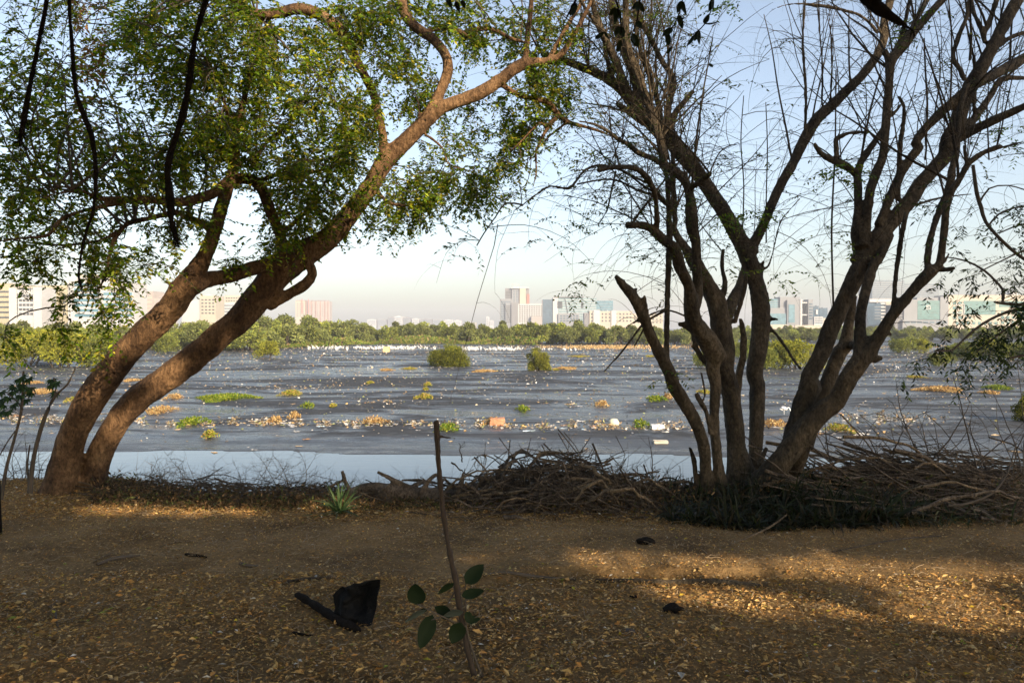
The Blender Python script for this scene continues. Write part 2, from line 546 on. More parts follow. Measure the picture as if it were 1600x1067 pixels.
LT.add([(600,258,22),(599,230,16),(597,205,15),(591,180,15),(584,148,15),(569,116,15),(546,76,18),(530,45,18),(494,20,20),(464,14,20),(430,22,18),(400,22,17),(372,8,15),(340,-30,14)], -0.7)
LT.add([(818,104,10),(822,85,10),(825,50,10),(829,20,9),(832,-30,9)], 0.1)
LT.add([(857,96,9),(866,78,9),(890,35,8),(918,-10,7)], 0.5)
B4 = LT.add([(782,132,11),(795,140,10),(809,148,10),(835,155,10),(857,160,11),(869,176,10),(886,190,9),(908,197,7),(930,203,6),(955,212,4)], 0.5)
LT.add([(872,182,8),(858,196,8),(845,220,6),(837,240,5),(838,270,4),(832,295,3)], -0.2)
LT.add([(868,188,6),(850,197,6),(843,192,5),(820,215,4),(800,235,3)], -0.2)
LT.add([(886,192,5),(868,205,5),(850,222,4),(830,245,3),(820,270,3)], 0.3)
LOOP = LT.add([(418,478,20),(436,468,20),(458,456,19),(478,443,19),(488,428,18),(481,411,18),(470,398,20),(452,388,22)], join=True)
LT.add([(508,392,6),(530,384,4),(560,388,3),(580,378,3)], -0.1)
LT.add([(650,205,5),(655,170,4),(648,150,4)], 0.0)
LT.add([(660,207,6),(690,230,5),(700,255,4),(720,265,3),(745,290,3)], -0.1)
LT.add([(590,300,8),(610,318,6),(640,322,5)], -0.2)
LT.add([(825,68,4),(850,62,4),(885,66,3),(920,60,2)], 0.2)
for pts in ([(92,780,50),(66,776,30),(45,784,16),(28,796,8)], [(145,788,44),(168,794,20),(190,802,8)], [(112,790,40),(118,806,20),(120,818,8)]):
    LT.add(pts, -0.15)

base = Vector((P(125, 778, 7.6).x, 7.6, 0.0))
left_tree = empty("leaning_tree", base, "leaning tree with two thick brown trunks and a dense green crown at the left", "tree")
trunk_object("trunk", LT.curves, M['bark_warm'], left_tree, 0.014, 0.11, 3.0)

# crown blobs: px, py, rx, ry, secondaries, depth lo, depth hi
blobs = [(50,60,110,80,9,5.2,9),(190,60,120,80,10,5.8,9),(340,70,100,80,9,6.2,9),(470,100,80,80,7,6.2,8.5),(90,170,120,80,11,5.4,9),
 (250,180,110,80,12,6,9),(390,180,90,80,13,6.2,8.6),(500,210,80,70,10,6.4,8.6),(60,265,90,50,7,5.6,8),(200,250,100,50,9,6,8.6),(480,300,75,60,13,6.6,8.4),(320,240,80,50,7,6.3,8.5),
 (440,370,50,40,7,7,8),(550,190,50,60,6,6.8,8.8),(590,60,60,60,6,7,9),(650,120,50,60,5,7.6,9),(560,330,45,30,5,7.2,8.2),
 (630,290,60,45,7,7.4,8.6),(690,305,60,45,7,7.5,8.8),(745,290,45,40,5,7.6,8.8),(640,355,40,20,2,7.6,8.4),(40,350,60,40,6,5.6,7.6),(130,355,60,30,4,5.8,7.6),
 (170,410,60,30,4,6,7.4),(40,395,60,20,3,5.6,7.2),(230,390,60,35,5,6.4,7.6),(165,450,35,35,4,6.4,7.2),(100,500,30,35,2,6.2,7),(165,510,15,45,1,6.6,7.2),
 (740,50,70,50,7,7.8,9.6),(830,120,50,50,5,8,9.6),(795,195,60,40,5,8,9.6),(840,30,70,30,5,8,9.6),(720,200,40,40,3,7.8,9),(860,150,50,50,4,8,9.5),(690,20,60,30,4,7.6,9.4),
 (820,235,50,35,3,8,9.2),(375,10,90,30,5,6,8.5),(560,10,70,30,4,6.8,8.8),(285,340,40,25,3,6.6,7.8),(380,395,30,20,2,7,7.8),(70,550,30,15,1,6,7)]
tree_pts = np.concatenate([c[::2, :] for c in LT.curves])
tree_xyz = tree_pts[:, :3]
st, en, rr = [], [], []
for (px, py, rx, ry, ns, dl, dh) in blobs:
    for _ in range(max(1, int(ns * (2.35 if py < 240 else 1.9 if py < 320 else 1.2)))):
        a = random.uniform(0, 2 * PI); q = math.sqrt(random.random())
        d = random.uniform(dl, dh)
        e = np.array(P(px + rx * q * math.cos(a), py + ry * q * math.sin(a), d))
        dist = ((tree_xyz - e) ** 2 * np.array([1, 1, 1])).sum(1) + RNG.random(len(tree_xyz)) * 0.35
        # prefer branch points above / beside, thin limbs
        dist = dist + (tree_pts[:, 3] > 0.12) * 0.8
        s = tree_xyz[np.argmin(dist)]
        st.append(s); en.append(e)
st = np.array(st); en = np.array(en)
sec = arcs(len(st), st, en, 10, 0.10, 0.10)
secr = np.linspace(1, 0.25, 10)[None, :] * np.clip(np.linalg.norm(en - st, axis=1) * 0.008, 0.0035, 0.011)[:, None]

def twigs_from(sec, per, lmin, lmax, droop, jit=0.10, tmin=0.25):
    N = len(sec); K = sec.shape[1]
    i = np.repeat(np.arange(N), per)
    t = tmin + (1 - tmin) * RNG.random(len(i)) ** 0.8
    f = t * (K - 1); k = np.minimum(f.astype(int), K - 2); fr = (f - k)[:, None]
    p = sec[i, k] * (1 - fr) + sec[i, k + 1] * fr
    dirn = unit(sec[i, k + 1] - sec[i, k])
    d = unit(dirn * 0.5 + RNG.normal(size=(len(i), 3)) * 0.75 + np.array([0, 0, -droop * 0.5]))
    L = RNG.uniform(lmin, lmax, len(i))[:, None]
    KK = 6
    pts = [p]
    cur = p; dd = d
    for s in range(KK - 1):
        dd = unit(dd + np.array([0, 0, -droop * 0.22]) + RNG.normal(size=dd.shape) * 0.13)
        cur = cur + dd * L / (KK - 1)
        pts.append(cur)
    return np.stack(pts, 1)

def leaves_on(tw, per, Lm, Ls, aspect, cols, jitter=0.25, tmin=0.12, droop=0.5):
    N, K, _ = tw.shape
    i = np.repeat(np.arange(N), per)
    t = np.tile(np.linspace(tmin, 0.999, per), N) + RNG.uniform(-0.03, 0.03, N * per)
    t = np.clip(t, 0, 0.999)
    f = t * (K - 1); k = np.minimum(f.astype(int), K - 2); fr = (f - k)[:, None]
    p = tw[i, k] * (1 - fr) + tw[i, k + 1] * fr
    tan = unit(tw[i, k + 1] - tw[i, k])
    sgn = np.tile(np.where(np.arange(per) % 2 == 0, 1.0, -1.0), N)[:, None]
    hor = unit(np.cross(tan, np.array([0, 0, 1.0])) + 1e-4)
    d = unit(tan * 0.45 + hor * sgn * 0.9 + RNG.normal(size=(len(i), 3)) * 0.28 + np.array([0, 0, -droop * 0.4]))
    L = np.clip(Lm + RNG.normal(size=len(i)) * Ls, Lm * 0.5, Lm * 1.7)
    tone = 1 + 0.26 * RNG.normal(size=(N, 1))
    col = palette(len(i), cols, jitter) * np.repeat(tone, per, axis=0)
    nrm = RNG.normal(size=(len(i), 3)) * 0.55 + np.array([0, 0, 1.0])
    return p, d, L, L * aspect, np.clip(col, 0.004, 0.9), nrm

GREEN = [(0.14, 0.22, 0.012), (0.10, 0.175, 0.011), (0.22, 0.27, 0.014), (0.06, 0.11, 0.011), (0.31, 0.28, 0.02)]
tw = twigs_from(sec, 12, 0.14, 0.40, 0.6)
p_, d_, L_, W_, c_, n_ = leaves_on(tw, 16, 0.044, 0.010, 0.5, GREEN)
# a few dry brown tufts in the upper crown
sel = (np.abs(((p_[:, 0] / p_[:, 1]) * F + 800) - 145) < 26) & (p_[:, 2] > 3.3) & (RNG.random(len(p_)) < 0.5)
c_[sel] = palette(int(sel.sum()), [(0.32, 0.17, 0.06), (0.25, 0.14, 0.06)], 0.2)
link("crown", leaf_mesh("crown", p_, d_, L_, W_, c_, 0.2, n_), M['leaf'], left_tree)
twr = np.linspace(0.0022, 0.0010, 6)[None, :] * np.ones((len(tw), 1))
link("branches", tubes_mesh("branches", [(sec, secr, 5), (tw, twr, 3)]), M['bark_twig'], left_tree)

# ---------------- right tree
RT = TreeTrace(7.6); RT.ws = 1.0
def R(*a, **k): return RT.add(*a, **k)
def c4(*pts): return [(1030 + x / 5.333, 590 + y / 5.333, w_) for x, y, w_ in pts]
def c3(*pts): return [(950 + x / 5.333, 400 + y / 5.333, w_) for x, y, w_ in pts]
def c2(*pts): return [(950 + x / 5.333, 200 + y / 5.333, w_) for x, y, w_ in pts]
def c7(*pts): return [(850 + x / 3.557, y / 3.557, w_) for x, y, w_ in pts]
def r5(*pts): return [(1250 + x / 5.333, 400 + y / 5.333, w_) for x, y, w_ in pts]
def r6(*pts): return [(1250 + x / 4.571, 200 + y / 4.571, w_) for x, y, w_ in pts]
def r7(*pts): return [(1250 + x / 4.571, y / 4.571, w_) for x, y, w_ in pts]
# central and left stems
R(c4((645,1040,48),(640,900,34),(640,700,30),(635,500,29),(612,300,28),(590,100,30)) + c3((960,950,34),(960,800,34),(950,650,32),(930,500,30),(900,370,30),(840,260,25),(770,140,23),(700,30,21)) + c2((640,1000,14),(575,900,12),(545,830,10),(560,780,9),(545,650,9),(545,400,8),(540,200,8),(560,50,8)) + c7((700,750,9),(725,640,11),(760,590,10),(830,505,7)), 0.25, start=7.6)
R(c4((725,1030,60),(735,880,42),(700,720,26),(655,520,16),(640,380,10)), 0.1, start=7.55)
R(c4((400,1040,32),(400,960,25),(390,800,20),(375,600,19),(340,470,19),(280,330,19),(200,190,20),(120,60,20)) + c3((520,980,20),(440,830,20),(370,690,18),(290,500,17),(200,330,17),(130,250,14),(60,165,7)), -0.7, start=7.45)
R(c3((488,860,10),(490,600,9),(495,300,9),(505,50,10)) + c2((512,900,10),(504,620,9),(492,450,8),(470,300,7)), 0.3)
R(c3((325,560,8),(318,450,7),(300,330,6)), -0.1)
R(c3((225,310,6),(240,260,5)), 0)
R(c4((320,1000,10),(300,800,8),(290,680,8),(250,575,5)), 0, start=7.4)
R(c3((490,440,5),(400,470,4),(260,530,4),(150,590,3),(60,620,2),(-80,690,2)), -0.4)
R(c3((490,450,4),(400,495,4),(290,570,4),(190,700,3),(80,840,3),(40,880,2),(-30,960,2)), -0.5)
R(c3((300,600,3),(260,680,3),(220,750,2)), -0.2)
# second stem
R(c4((545,1040,30),(540,960,22),(500,780,17),(480,600,16),(462,400,16),(462,200,17),(470,60,18)) + c3((870,950,22),(890,830,26)), 0.0, start=7.4)
R(c3((905,860,34),(850,740,32),(765,620,28),(705,520,25),(695,400,24),(672,250,17),(640,170,18),(590,60,18)) + c2((550,1000,16),(455,930,15),(390,870,15),(340,830,13),(250,808,11),(150,812,11)), -0.6)
R(c2((390,850,11),(408,780,10),(400,650,9),(385,540,9),(340,440,11),(270,360,10),(200,335,9),(60,325,8)) + [(933,266,7)], -0.5)
R(c2((510,660,6),(440,580,6),(370,480,6),(300,450,5),(200,400,5),(100,350,5),(0,320,5)) + [(933,259,5),(914,266,5),(900,283,5),(888,295,6),(860,291,5),(841,302,5),(818,319,4),(798,333,3),(778,350,3)], -1.0)
R([(815,320,3),(790,318,3),(775,338,2),(756,365,2),(745,384,2)], -0.2)
R(c2((480,640,4),(400,570,4),(330,545,4),(240,520,3),(100,445,3),(0,430,3)) + [(933,282,3),(902,288,3)], -0.5)
R([(962,268,4),(955,300,3),(948,330,3),(935,350,2)], 0)
R(c2((440,292,9),(360,250,9),(260,210,9),(160,130,8),(80,90,7),(0,30,6)) + [(930,195,5),(905,190,3)], -0.2, start=7.9)
R(c3((580,570,6),(620,572,9),(690,600,14),(760,650,18)), join=True, start=7.3)
R(c3((640,500,3),(570,470,3),(515,455,3)), 0)
# dark little stump left of second stem
R(c4((430,480,9),(415,380,8),(390,280,8),(350,210,9),(305,130,7)), 0, start=7.35)
R(c4((355,200,4),(380,150,3),(370,60,3),(350,-40,3)), 0)
R(c3((1000,990,9),(830,900,9),(770,830,9),(735,760,8),(700,620,6)), 0.1, start=7.7)
R(c3((735,790,5),(690,745,4)), 0)
# C2 going up
R(c3((700,480,17),(740,380,16),(750,250,15),(740,120,16)) + c2((735,960,15),(705,850,20),(695,700,19),(682,560,14),(645,450,14),(565,370,16),(500,330,16),(460,290,14),(455,200,12),(420,50,11)) + c7((680,880,11),(625,700,12),(570,550,12),(520,400,12),(472,280,12),(455,150,12),(455,-20,11)), 0.5)
R(c2((680,500,10),(740,470,9),(800,420,9),(850,385,9)), -0.3)
R(c2((655,480,6),(650,420,6),(648,360,6)), 0)
R(c2((700,700,5),(715,640,4),(735,600,2)), 0)
# D/E main dark stem and limb to the upper left
R(c4((790,1040,34),(800,880,22),(812,740,20),(802,600,22),(810,400,24),(815,200,25),(818,60,25)) + c3((1215,980,28),(1240,800,29),(1260,650,28),(1270,500,28),(1262,380,27),(1240,250,24),(1205,150,25),(1180,60,26)) + c2((1130,1000,25),(1070,880,24),(1000,750,24),(930,640,24),(850,520,23),(770,400,23),(690,300,23),(600,200,23)) + c7((735,820,22),(655,745,21),(560,650,21),(500,580,21),(430,500,18),(355,440,16),(250,390,13),(130,345,11),(40,312,9),(-20,300,7)), 0.8, start=7.9)
R(c3((960,600,20),(1010,450,20),(1060,330,18),(1100,240,14),(1140,100,12)), join=True, start=7.85)
R([(1150,745,12),(1149,700,13),(1149,650,13)] + c3((1090,1000,12),(1120,850,11),(1130,700,11),(1120,590,8),(1100,520,6)), 0, start=7.8)
R(c3((1050,560,8),(1090,440,7),(1130,300,8),(1155,150,6)), 0, start=7.7)
R(c3((900,430,14),(820,300,14),(790,100,8)), 0, start=7.9)
R(c3((1340,520,6),(1415,530,5)), -0.1)
R(c3((1345,600,6),(1400,650,5),(1480,760,5),(1550,870,5),(1610,950,4)), -0.5)
R(c3((1240,260,10),(1270,180,8),(1275,90,7),(1300,40,4)), 0)
R(c3((1275,110,5),(1330,90,4),(1370,-20,3)) + c2((1430,800,3),(1500,700,3),(1600,590,3)), 0.3)
R(c3((960,320,10),(975,220,8),(950,100,7),(960,-60,6)), 0.2)
R(c4((830,730,9),(860,660,8),(895,580,7)), 0, start=7.4)
# fan at the top of the left limb
R(c7((490,600,15),(455,500,15),(430,430,13),(370,280,12),(320,180,11),(280,60,9),(265,-30,8)), -0.4)
R(c7((375,440,12),(372,400,9),(350,330,7),(335,240,6)), 0)
R(c7((545,640,14),(520,520,13),(490,400,12),(430,250,12),(390,100,12),(370,-30,11)), 0.3)
R(c7((650,720,10),(640,600,9),(590,430,8),(540,300,7),(510,150,7),(505,-20,7)), 0.2)
R(c7((690,740,11),(690,620,10),(712,500,10),(718,430,10),(660,350,9),(600,230,9),(540,120,9),(505,40,8),(495,-20,7)), 0.5)
R(c7((560,690,11),(480,630,10),(400,580,7)), -0.1)
R(c7((390,330,8),(300,150,7),(230,50,6),(200,-10,6)), -0.3)
R(c7((250,395,8),(300,420,8),(345,435,9)), 0)
R(c7((560,560,8),(600,640,8),(650,860,7),(660,900,7)), -0.4)
# right fork of dark stem (G)
R(c2((1195,1045,22),(1205,980,18),(1250,900,16),(1320,750,15),(1380,600,15),(1450,450,15),(1540,300,15)) + r7((30,1000,17),(120,850,17),(220,760,16),(330,650,15),(450,530,15),(550,400,14),(600,280,13),(602,150,12),(640,30,11),(650,-40,11)), 0.3)
R(r7((555,240,5),(500,170,5),(420,110,5),(310,75,5),(200,50,6),(110,42,6),(20,30,4)) + [(1230,8,3),(1205,16,2)], -0.3)
R(r7((380,610,8),(470,500,4),(500,450,3)), 0)
# right big stems H
R(c4((850,1040,70),(860,900,50),(910,830,42),(985,740,40),(1080,620,38),(1170,510,36),(1230,420,34),(1300,330,32),(1400,250,30),(1480,190,29)) + r5((420,1000,28),(490,900,28),(540,830,28),(600,760,22),(640,700,19),(690,620,20),(750,520,18),(850,400,18),(950,280,18),(1050,170,20),(1110,110,20)), -0.5, start=7.4)
R(c4((1040,1000,40),(1060,860,30),(1130,740,28),(1180,620,28),(1230,480,26)), join=True, start=7.7)
R(c4((1085,520,24),(1110,420,22),(1150,350,26),(1190,220,32),(1255,80,36)) + r5((80,1000,28),(165,850,26),(220,700,25),(275,550,25),(350,400,25),(430,230,26),(500,110,28),(540,30,29)) + r6((430,950,29),(500,860,28),(600,740,26),(700,620,24),(780,520,24),(860,400,22),(960,290,21),(1040,200,22)) + r7((1060,1010,26),(1110,930,26),(1130,850,24),(1180,700,22),(1250,560,22),(1330,420,21),(1400,290,20),(1470,150,19),(1540,20,18),(1570,-50,17)), 0.4, start=7.35)
R(r7((1130,980,20),(1200,950,16),(1300,900,14),(1450,830,13),(1600,760,12),(1700,700,11)), -0.4)
R(r7((1235,600,18),(1340,560,16),(1450,500,15),(1600,420,15),(1750,340,14)), 0.5)
R(r6((555,700,14),(600,600,14),(650,480,14),(700,370,14),(770,240,15),(850,140,15)) + r7((820,1030,14),(880,940,14),(980,830,15),(1080,740,15),(1170,660,14)), join=True)
R([(1258,700,22),(1270,655,24)] + r5((200,1120,26),(232,1040,24),(262,950,22),(330,800,22),(380,740,22),(402,600,16),(430,450,14),(440,330,12)) , 0.2, start=7.75)
R(r5((420,745,14),(480,740,13),(560,720,14),(620,690,14)), join=True)
R(r5((510,830,24),(500,740,19),(500,600,17),(510,450,16),(545,300,16),(590,150,15),(640,30,13)) + r6((560,950,12),(610,850,11),(650,760,10)), 0.4)
R(r5((1070,150,13),(1062,60,11)) + r6((910,960,11),(920,850,11),(955,700,10),(1010,560,11),(1060,460,14),(1085,300,12),(1115,180,11)) + r7((1130,900,10),(1150,750,9),(1200,600,6)), 0.3)
R(r5((1130,110,14),(1170,40,12)) + r6((1000,950,12),(1022,800,12),(1037,650,12),(1055,500,12),(1130,380,10),(1200,260,10),(1300,180,9),(1440,130,8)), -0.2)
R(r6((1195,270,8),(1180,200,6),(1170,120,5)), 0)
R(r6((1400,150,5),(1500,125,4),(1600,95,3)), 0)
R(r5((1170,115,9),(1240,110,8),(1290,98,5)), -0.1)
R(r5((1200,60,5),(1240,-20,4)), 0)
R(r5((780,480,10),(782,380,8),(790,250,8),(805,80,8)) + r6((695,960,8),(720,800,8),(742,690,8),(760,600,7)), 0.1)
R(r5((720,640,8),(765,660,6)), 0)
R(r5((610,860,14),(680,850,8)), 0)
# vertical forks from the big right stem
R(r6((440,860,30),(420,750,26),(413,600,14),(413,450,13),(410,330,12),(430,250,11),(490,160,10),(560,60,9)) + [(1385,190,6)], 0.3)
R(r6((450,800,24),(480,600,15),(500,450,15),(540,330,15),(590,200,14),(602,80,13)) + r7((612,900,13),(622,750,13),(637,600,12),(645,460,14),(690,380,16),(740,320,18),(800,230,16),(880,150,13),(960,60,12),(1040,-30,12)), 0.1)
R(r7((640,450,10),(620,400,10),(600,360,10)), 0)
R(r7((770,260,9),(830,140,9),(880,50,9),(920,-30,8)), 0.3)
R(r7((700,330,8),(740,200,7),(770,60,6),(790,-20,6)), 0.2)
R(r6((395,330,12),(350,290,11),(300,262,14),(210,222,10),(150,182,9),(100,112,6)), -0.1)
R(r6((265,240,9),(258,160,9),(258,80,8),(300,60,7),(350,38,6),(480,30,5)), 0.1)
R(r7((650,830,6),(690,790,5),(720,745,4)), 0)
R(r7((600,600,4),(570,560,3)), 0)
R(r7((1180,580,8),(1130,480,8),(1090,410,7),(1130,260,7),(1190,120,7),(1210,-20,7)), 0.2)
R(r7((1320,310,7),(1290,200,7),(1240,90,7),(1220,-20,6)), 0.2)
R(r7((1310,250,9),(1360,130,8),(1410,-20,8)), 0.2)
R(r7((1420,330,7),(1500,270,7),(1620,230,6)), 0.1)
R(r7((1170,930,12),(1260,830,12),(1350,700,10),(1440,570,9),(1600,560,6)), 0.5)
R(r7((1270,560,6),(1250,650,5),(1240,800,5)), 0)
R(r6((700,520,7),(705,300,8),(715,100,8)) + r7((735,900,7),(740,760,6),(700,690,5)), 0.1)
for xx, y0, y1, w_ in ((1302,480,110,3.2),(1257,225,-20,5.5),(1284,165,-20,4.5),(1297,160,10,4),(1329,140,20,3),(1447,215,60,3.4),(1484,170,-10,3),(1515,95,-10,4),(1578,95,-10,3.4),(1160,360,150,2.2),(1197,380,160,2.2),(1445,250,190,3.0),(1545,250,130,2.4)):
    RT.add([(xx, y0, w_), (xx + random.uniform(-3, 3), (y0 * 2 + y1) / 3, w_ * .9), (xx + random.uniform(-4, 4), (y0 + 2 * y1) / 3, w_ * .8), (xx + random.uniform(-5, 5), y1, w_ * .6)], -0.2)

base = Vector((P(1165, 778, 7.6).x, 7.6, 0.0))
right_tree = empty("multi_stemmed_tree", base, "dark multi stemmed tree with nearly bare lopped limbs right of centre", "tree")
thick = [c for c in RT.curves if c[:, 3].max() > 0.0125]
thin = [c for c in RT.curves if c[:, 3].max() <= 0.0125]
trunk_object("trunk", thick, M['bark_grey'], right_tree, 0.0125, 0.12, 11.0)

# long thin shoots and arching twigs off the upper limbs
rt_pts = np.concatenate([c[::2] for c in RT.curves])
upp = rt_pts[(rt_pts[:, 2] > 2.3) & (rt_pts[:, 3] < 0.09)]
def whip_set(N, src, up, spread, L0, L1, K=10, curl=0.10, r0=0.0045, grav=-0.02):
    s = src[RNG.integers(0, len(src), N)][:, :3]
    d = unit(RNG.normal(size=(N, 3)) * np.array([spread, spread * 0.7, 0.35]) + np.array([0, 0, up]))
    L = RNG.uniform(L0, L1, N)[:, None]
    pts = [s]; cur = s; bend = RNG.normal(size=(N, 3)) * curl
    for k in range(K - 1):
        d = unit(d + bend + RNG.normal(size=(N, 3)) * 0.06 + np.array([0, 0, grav * (k + 1)]))
        cur = cur + d * L / (K - 1); pts.append(cur)
    r = np.linspace(1, 0.3, K)[None, :] * RNG.uniform(0.6, 1.2, N)[:, None] * r0
    return np.stack(pts, 1), r
w1 = whip_set(170, upp[upp[:, 3] > .012], 1.0, 0.35, 0.5, 1.7, r0=0.0065, curl=0.04, grav=0.0)
w0 = whip_set(85, upp[upp[:, 3] > .022], 1.0, 0.5, 0.6, 1.6, r0=0.0125, curl=0.05, grav=0.0)
w2 = whip_set(230, upp, 0.35, 1.0, 0.5, 1.6, r0=0.0034, curl=0.09, grav=-0.035)
low = rt_pts[(rt_pts[:, 2] > 1.6) & (rt_pts[:, 2] < 2.8) & (rt_pts[:, 3] < 0.09)]
w3 = whip_set(60, low, 0.5, 1.0, 0.3, 1.0, r0=0.003, curl=0.09, grav=-0.03)
leftup = rt_pts[(rt_pts[:, 0] < 1.9) & (rt_pts[:, 2] > 2.0)]
w4 = whip_set(130, leftup, -0.05, 1.0, 0.3, 1.0, r0=0.0028, curl=0.12, grav=-0.05)
w5 = whip_set(150, leftup[leftup[:, 2] > 3.6], 0.9, 0.45, 0.4, 1.3, r0=0.005, curl=0.05, grav=0.0)
def sub(ws, N, L0, L1, r0):
    src = ws[0][:, 2:, :].reshape(-1, 3)
    return whip_set(N, np.concatenate([src, np.zeros((len(src), 1))], 1), 0.1, 1.0, L0, L1, K=7, r0=r0, curl=0.12, grav=-0.05)
s1 = sub(w1, 500, 0.15, 0.6, 0.002); s2 = sub(w2, 900, 0.15, 0.6, 0.0018); s4 = sub(w4, 600, 0.12, 0.45, 0.0016); s5 = sub(w5, 350, 0.12, 0.45, 0.0018); s0 = sub(w0, 420, 0.2, 0.7, 0.004)
thin_groups = [(c[None, :, :3], c[None, :, 3], 6) for c in thin]
link("branches", tubes_mesh("branches", thin_groups + [(*w_, 4) for w_ in (w0, w1, w2, w3, w4, w5)] + [(*s_, 3) for s_ in (s0, s1, s2, s4, s5)]), M['bark_grey'], right_tree)
# sparse pinnate leaves
def pick(s, frac):
    k = RNG.random(len(s[0])) < frac; return s[0][k]
tw1 = np.concatenate([pick(s1, .16)[:, :6], pick(s2, .14)[:, :6], pick(s4, .62)[:, :6], pick(s5, .65)[:, :6]])
GREY_GREEN = [(0.060, 0.085, 0.022), (0.045, 0.07, 0.02), (0.09, 0.11, 0.028), (0.13, 0.13, 0.03)]
LV = leaves_on(tw1, 11, 0.034, 0.008, 0.42, GREY_GREEN, tmin=0.3)
# the clearest bright sprays
sp, spn = [], []
for px, py, n_s, d in ((1165,335,9,7.3),(1125,340,8,7.2),(1185,330,5,7.3),(1320,262,12,7.0),(1305,270,6,7.1),(1240,430,4,7.0),(1320,370,4,7.0),(1265,370,3,7.1),(905,440,4,7.0),(880,345,5,7.4),(1040,590,5,7.0),(1130,410,3,7.2),(905,455,4,7),(900,180,8,8),(855,235,10,8),(890,230,8,8),(1215,420,3,7),(1575,205,8,7.5),(1590,230,8,7.5),(1440,20,6,7.5),(1405,60,5,7.5),(1135,10,10,8),(1030,20,10,8)):
    for _ in range(n_s):
        sp.append(np.array(P(px + random.uniform(-16, 16), py + random.uniform(-9, 9), d + random.uniform(-.2, .2))))
sp = np.array(sp)
stw = np.stack([sp + (RNG.normal(size=sp.shape) * 0.0)] + [None] * 0, 1)
dd = unit(RNG.normal(size=sp.shape) * np.array([1, .6, .25]) + np.array([0, 0, -0.15]))
stw = np.stack([sp + dd * L + np.array([0, 0, -0.35 * L * L * 4]) for L in np.linspace(0, 0.22, 6)], 1)
LV2 = leaves_on(stw, 14, 0.042, 0.008, 0.42, [(0.09, 0.15, 0.02), (0.06, 0.11, 0.02), (0.17, 0.19, 0.03)], tmin=0.15)
LL = [np.concatenate([a, b_]) for a, b_ in zip(LV, LV2)]
link("crown", leaf_mesh("crown", LL[0], LL[1], LL[2], LL[3], LL[4], 0.2, LL[5]), M['leaf'], right_tree)
# ------------------------------------------------------------------ mangroves
OLIVE = [(0.19, 0.21, 0.042), (0.15, 0.18, 0.04), (0.23, 0.24, 0.048), (0.11, 0.14, 0.038)]
DUSTY = [(0.16, 0.185, 0.055), (0.13, 0.155, 0.05), (0.19, 0.20, 0.06)]
YELL = [(0.27, 0.26, 0.03), (0.21, 0.22, 0.03), (0.15, 0.17, 0.028)]
def crown_arrays(nlobe, nleaf, R0, H0, leaf, cols, seed, low=0.15):
    r = np.random.default_rng(seed)
    # lobes spread through a dome of radius R0, height H0
    C, S = [], []
    for _ in range(nlobe):
        a = r.uniform(0, 2 * PI); q = math.sqrt(r.random()) * 0.78
        hmax = math.sqrt(max(0.02, 1 - q * q))
        z = H0 * (low + (0.86 - low) * hmax * r.uniform(0.25, 1.0))
        C.append((R0 * q * math.cos(a), R0 * q * math.sin(a), z)); S.append(r.uniform(0.20, 0.36) * min(R0, H0 * 1.1))
    C = np.array(C); S = np.array(S)
    i = r.integers(0, nlobe, nleaf)
    n_ = unit(r.normal(size=(nleaf, 3)) + np.array([0, 0, 0.25]))
    p = C[i] + n_ * S[i][:, None] * (r.uniform(0.55, 1.08, nleaf)[:, None]) * np.array([1.05, 1.05, 0.95])
    p[:, 2] = np.abs(p[:, 2]) * np.where(p[:, 2] < 0, .5, 1)
    d = unit(n_ * 0.7 + r.normal(size=(nleaf, 3)) * 0.7)
    tone = (1 + 0.24 * r.normal(size=nlobe))[i][:, None]
    cc = np.array(cols)[r.integers(0, len(cols), nleaf)] * tone * (1 + 0.15 * r.normal(size=(nleaf, 1)))
    return p, d, leaf * r.uniform(0.7, 1.3, nleaf), leaf * 0.6 * np.ones(nleaf), np.clip(cc, .01, .9)

def stems_arrays(R0, H0, n_, seed, r0):
    r = np.random.default_rng(seed)
    a = r.uniform(0, 2 * PI, n_)
    K = 6; t = np.linspace(0, 1, K)[None, :, None]
    s = np.stack([np.cos(a) * R0 * 0.12, np.sin(a) * R0 * 0.12, np.full(n_, -0.3)], 1)
    e = np.stack([np.cos(a) * R0 * 0.6, np.sin(a) * R0 * 0.6, H0 * r.uniform(0.5, 0.85, n_)], 1)
    p = s[:, None] * (1 - t) + e[:, None] * t + r.normal(size=(n_, K, 3)) * R0 * 0.04
    return p, np.linspace(1, 0.4, K)[None, :] * np.full((n_, 1), r0)

protos = {}
def mangrove_proto(key, nlobe, nleaf, R0, H0, leaf, cols, seed, nst=7, low=0.15):
    p, d, L, W, c = crown_arrays(nlobe, nleaf, R0, H0, leaf, cols, seed, low)
    r = np.random.default_rng(seed)
    cm = leaf_mesh("crown", p, d, L, W, c, 0.2, r.normal(size=p.shape)); cm.materials.append(M['leaf_far'])
    sp_, sr = stems_arrays(R0, H0, nst, seed, 0.02 * H0)
    tm = tubes_mesh("trunk", [(sp_, sr, 5)]); tm.materials.append(M['bark_twig'])
    protos[key] = (cm, tm)
for k in range(4):
    mangrove_proto(('far', k), 15, 2300, 3.1, 5.6, 0.50, DUSTY if k % 2 else OLIVE, 100 + k, low=0.08)
for k in range(2):
    mangrove_proto(('olive', k), 22, 5200, 2.6, 3.4, 0.22, YELL if k else OLIVE, 120 + k, low=0.08)
mangrove_proto('bush', 70, 18000, 1.95, 1.95, 0.115, [(0.16, 0.17, 0.022), (0.12, 0.14, 0.02), (0.20, 0.20, 0.028), (0.08, 0.10, 0.018)], 140, 12, -0.12)
mangrove_proto('bush2', 45, 9000, 1.15, 2.05, 0.115, [(0.15, 0.155, 0.025), (0.11, 0.125, 0.022), (0.19, 0.19, 0.03)], 141, 9, -0.1)

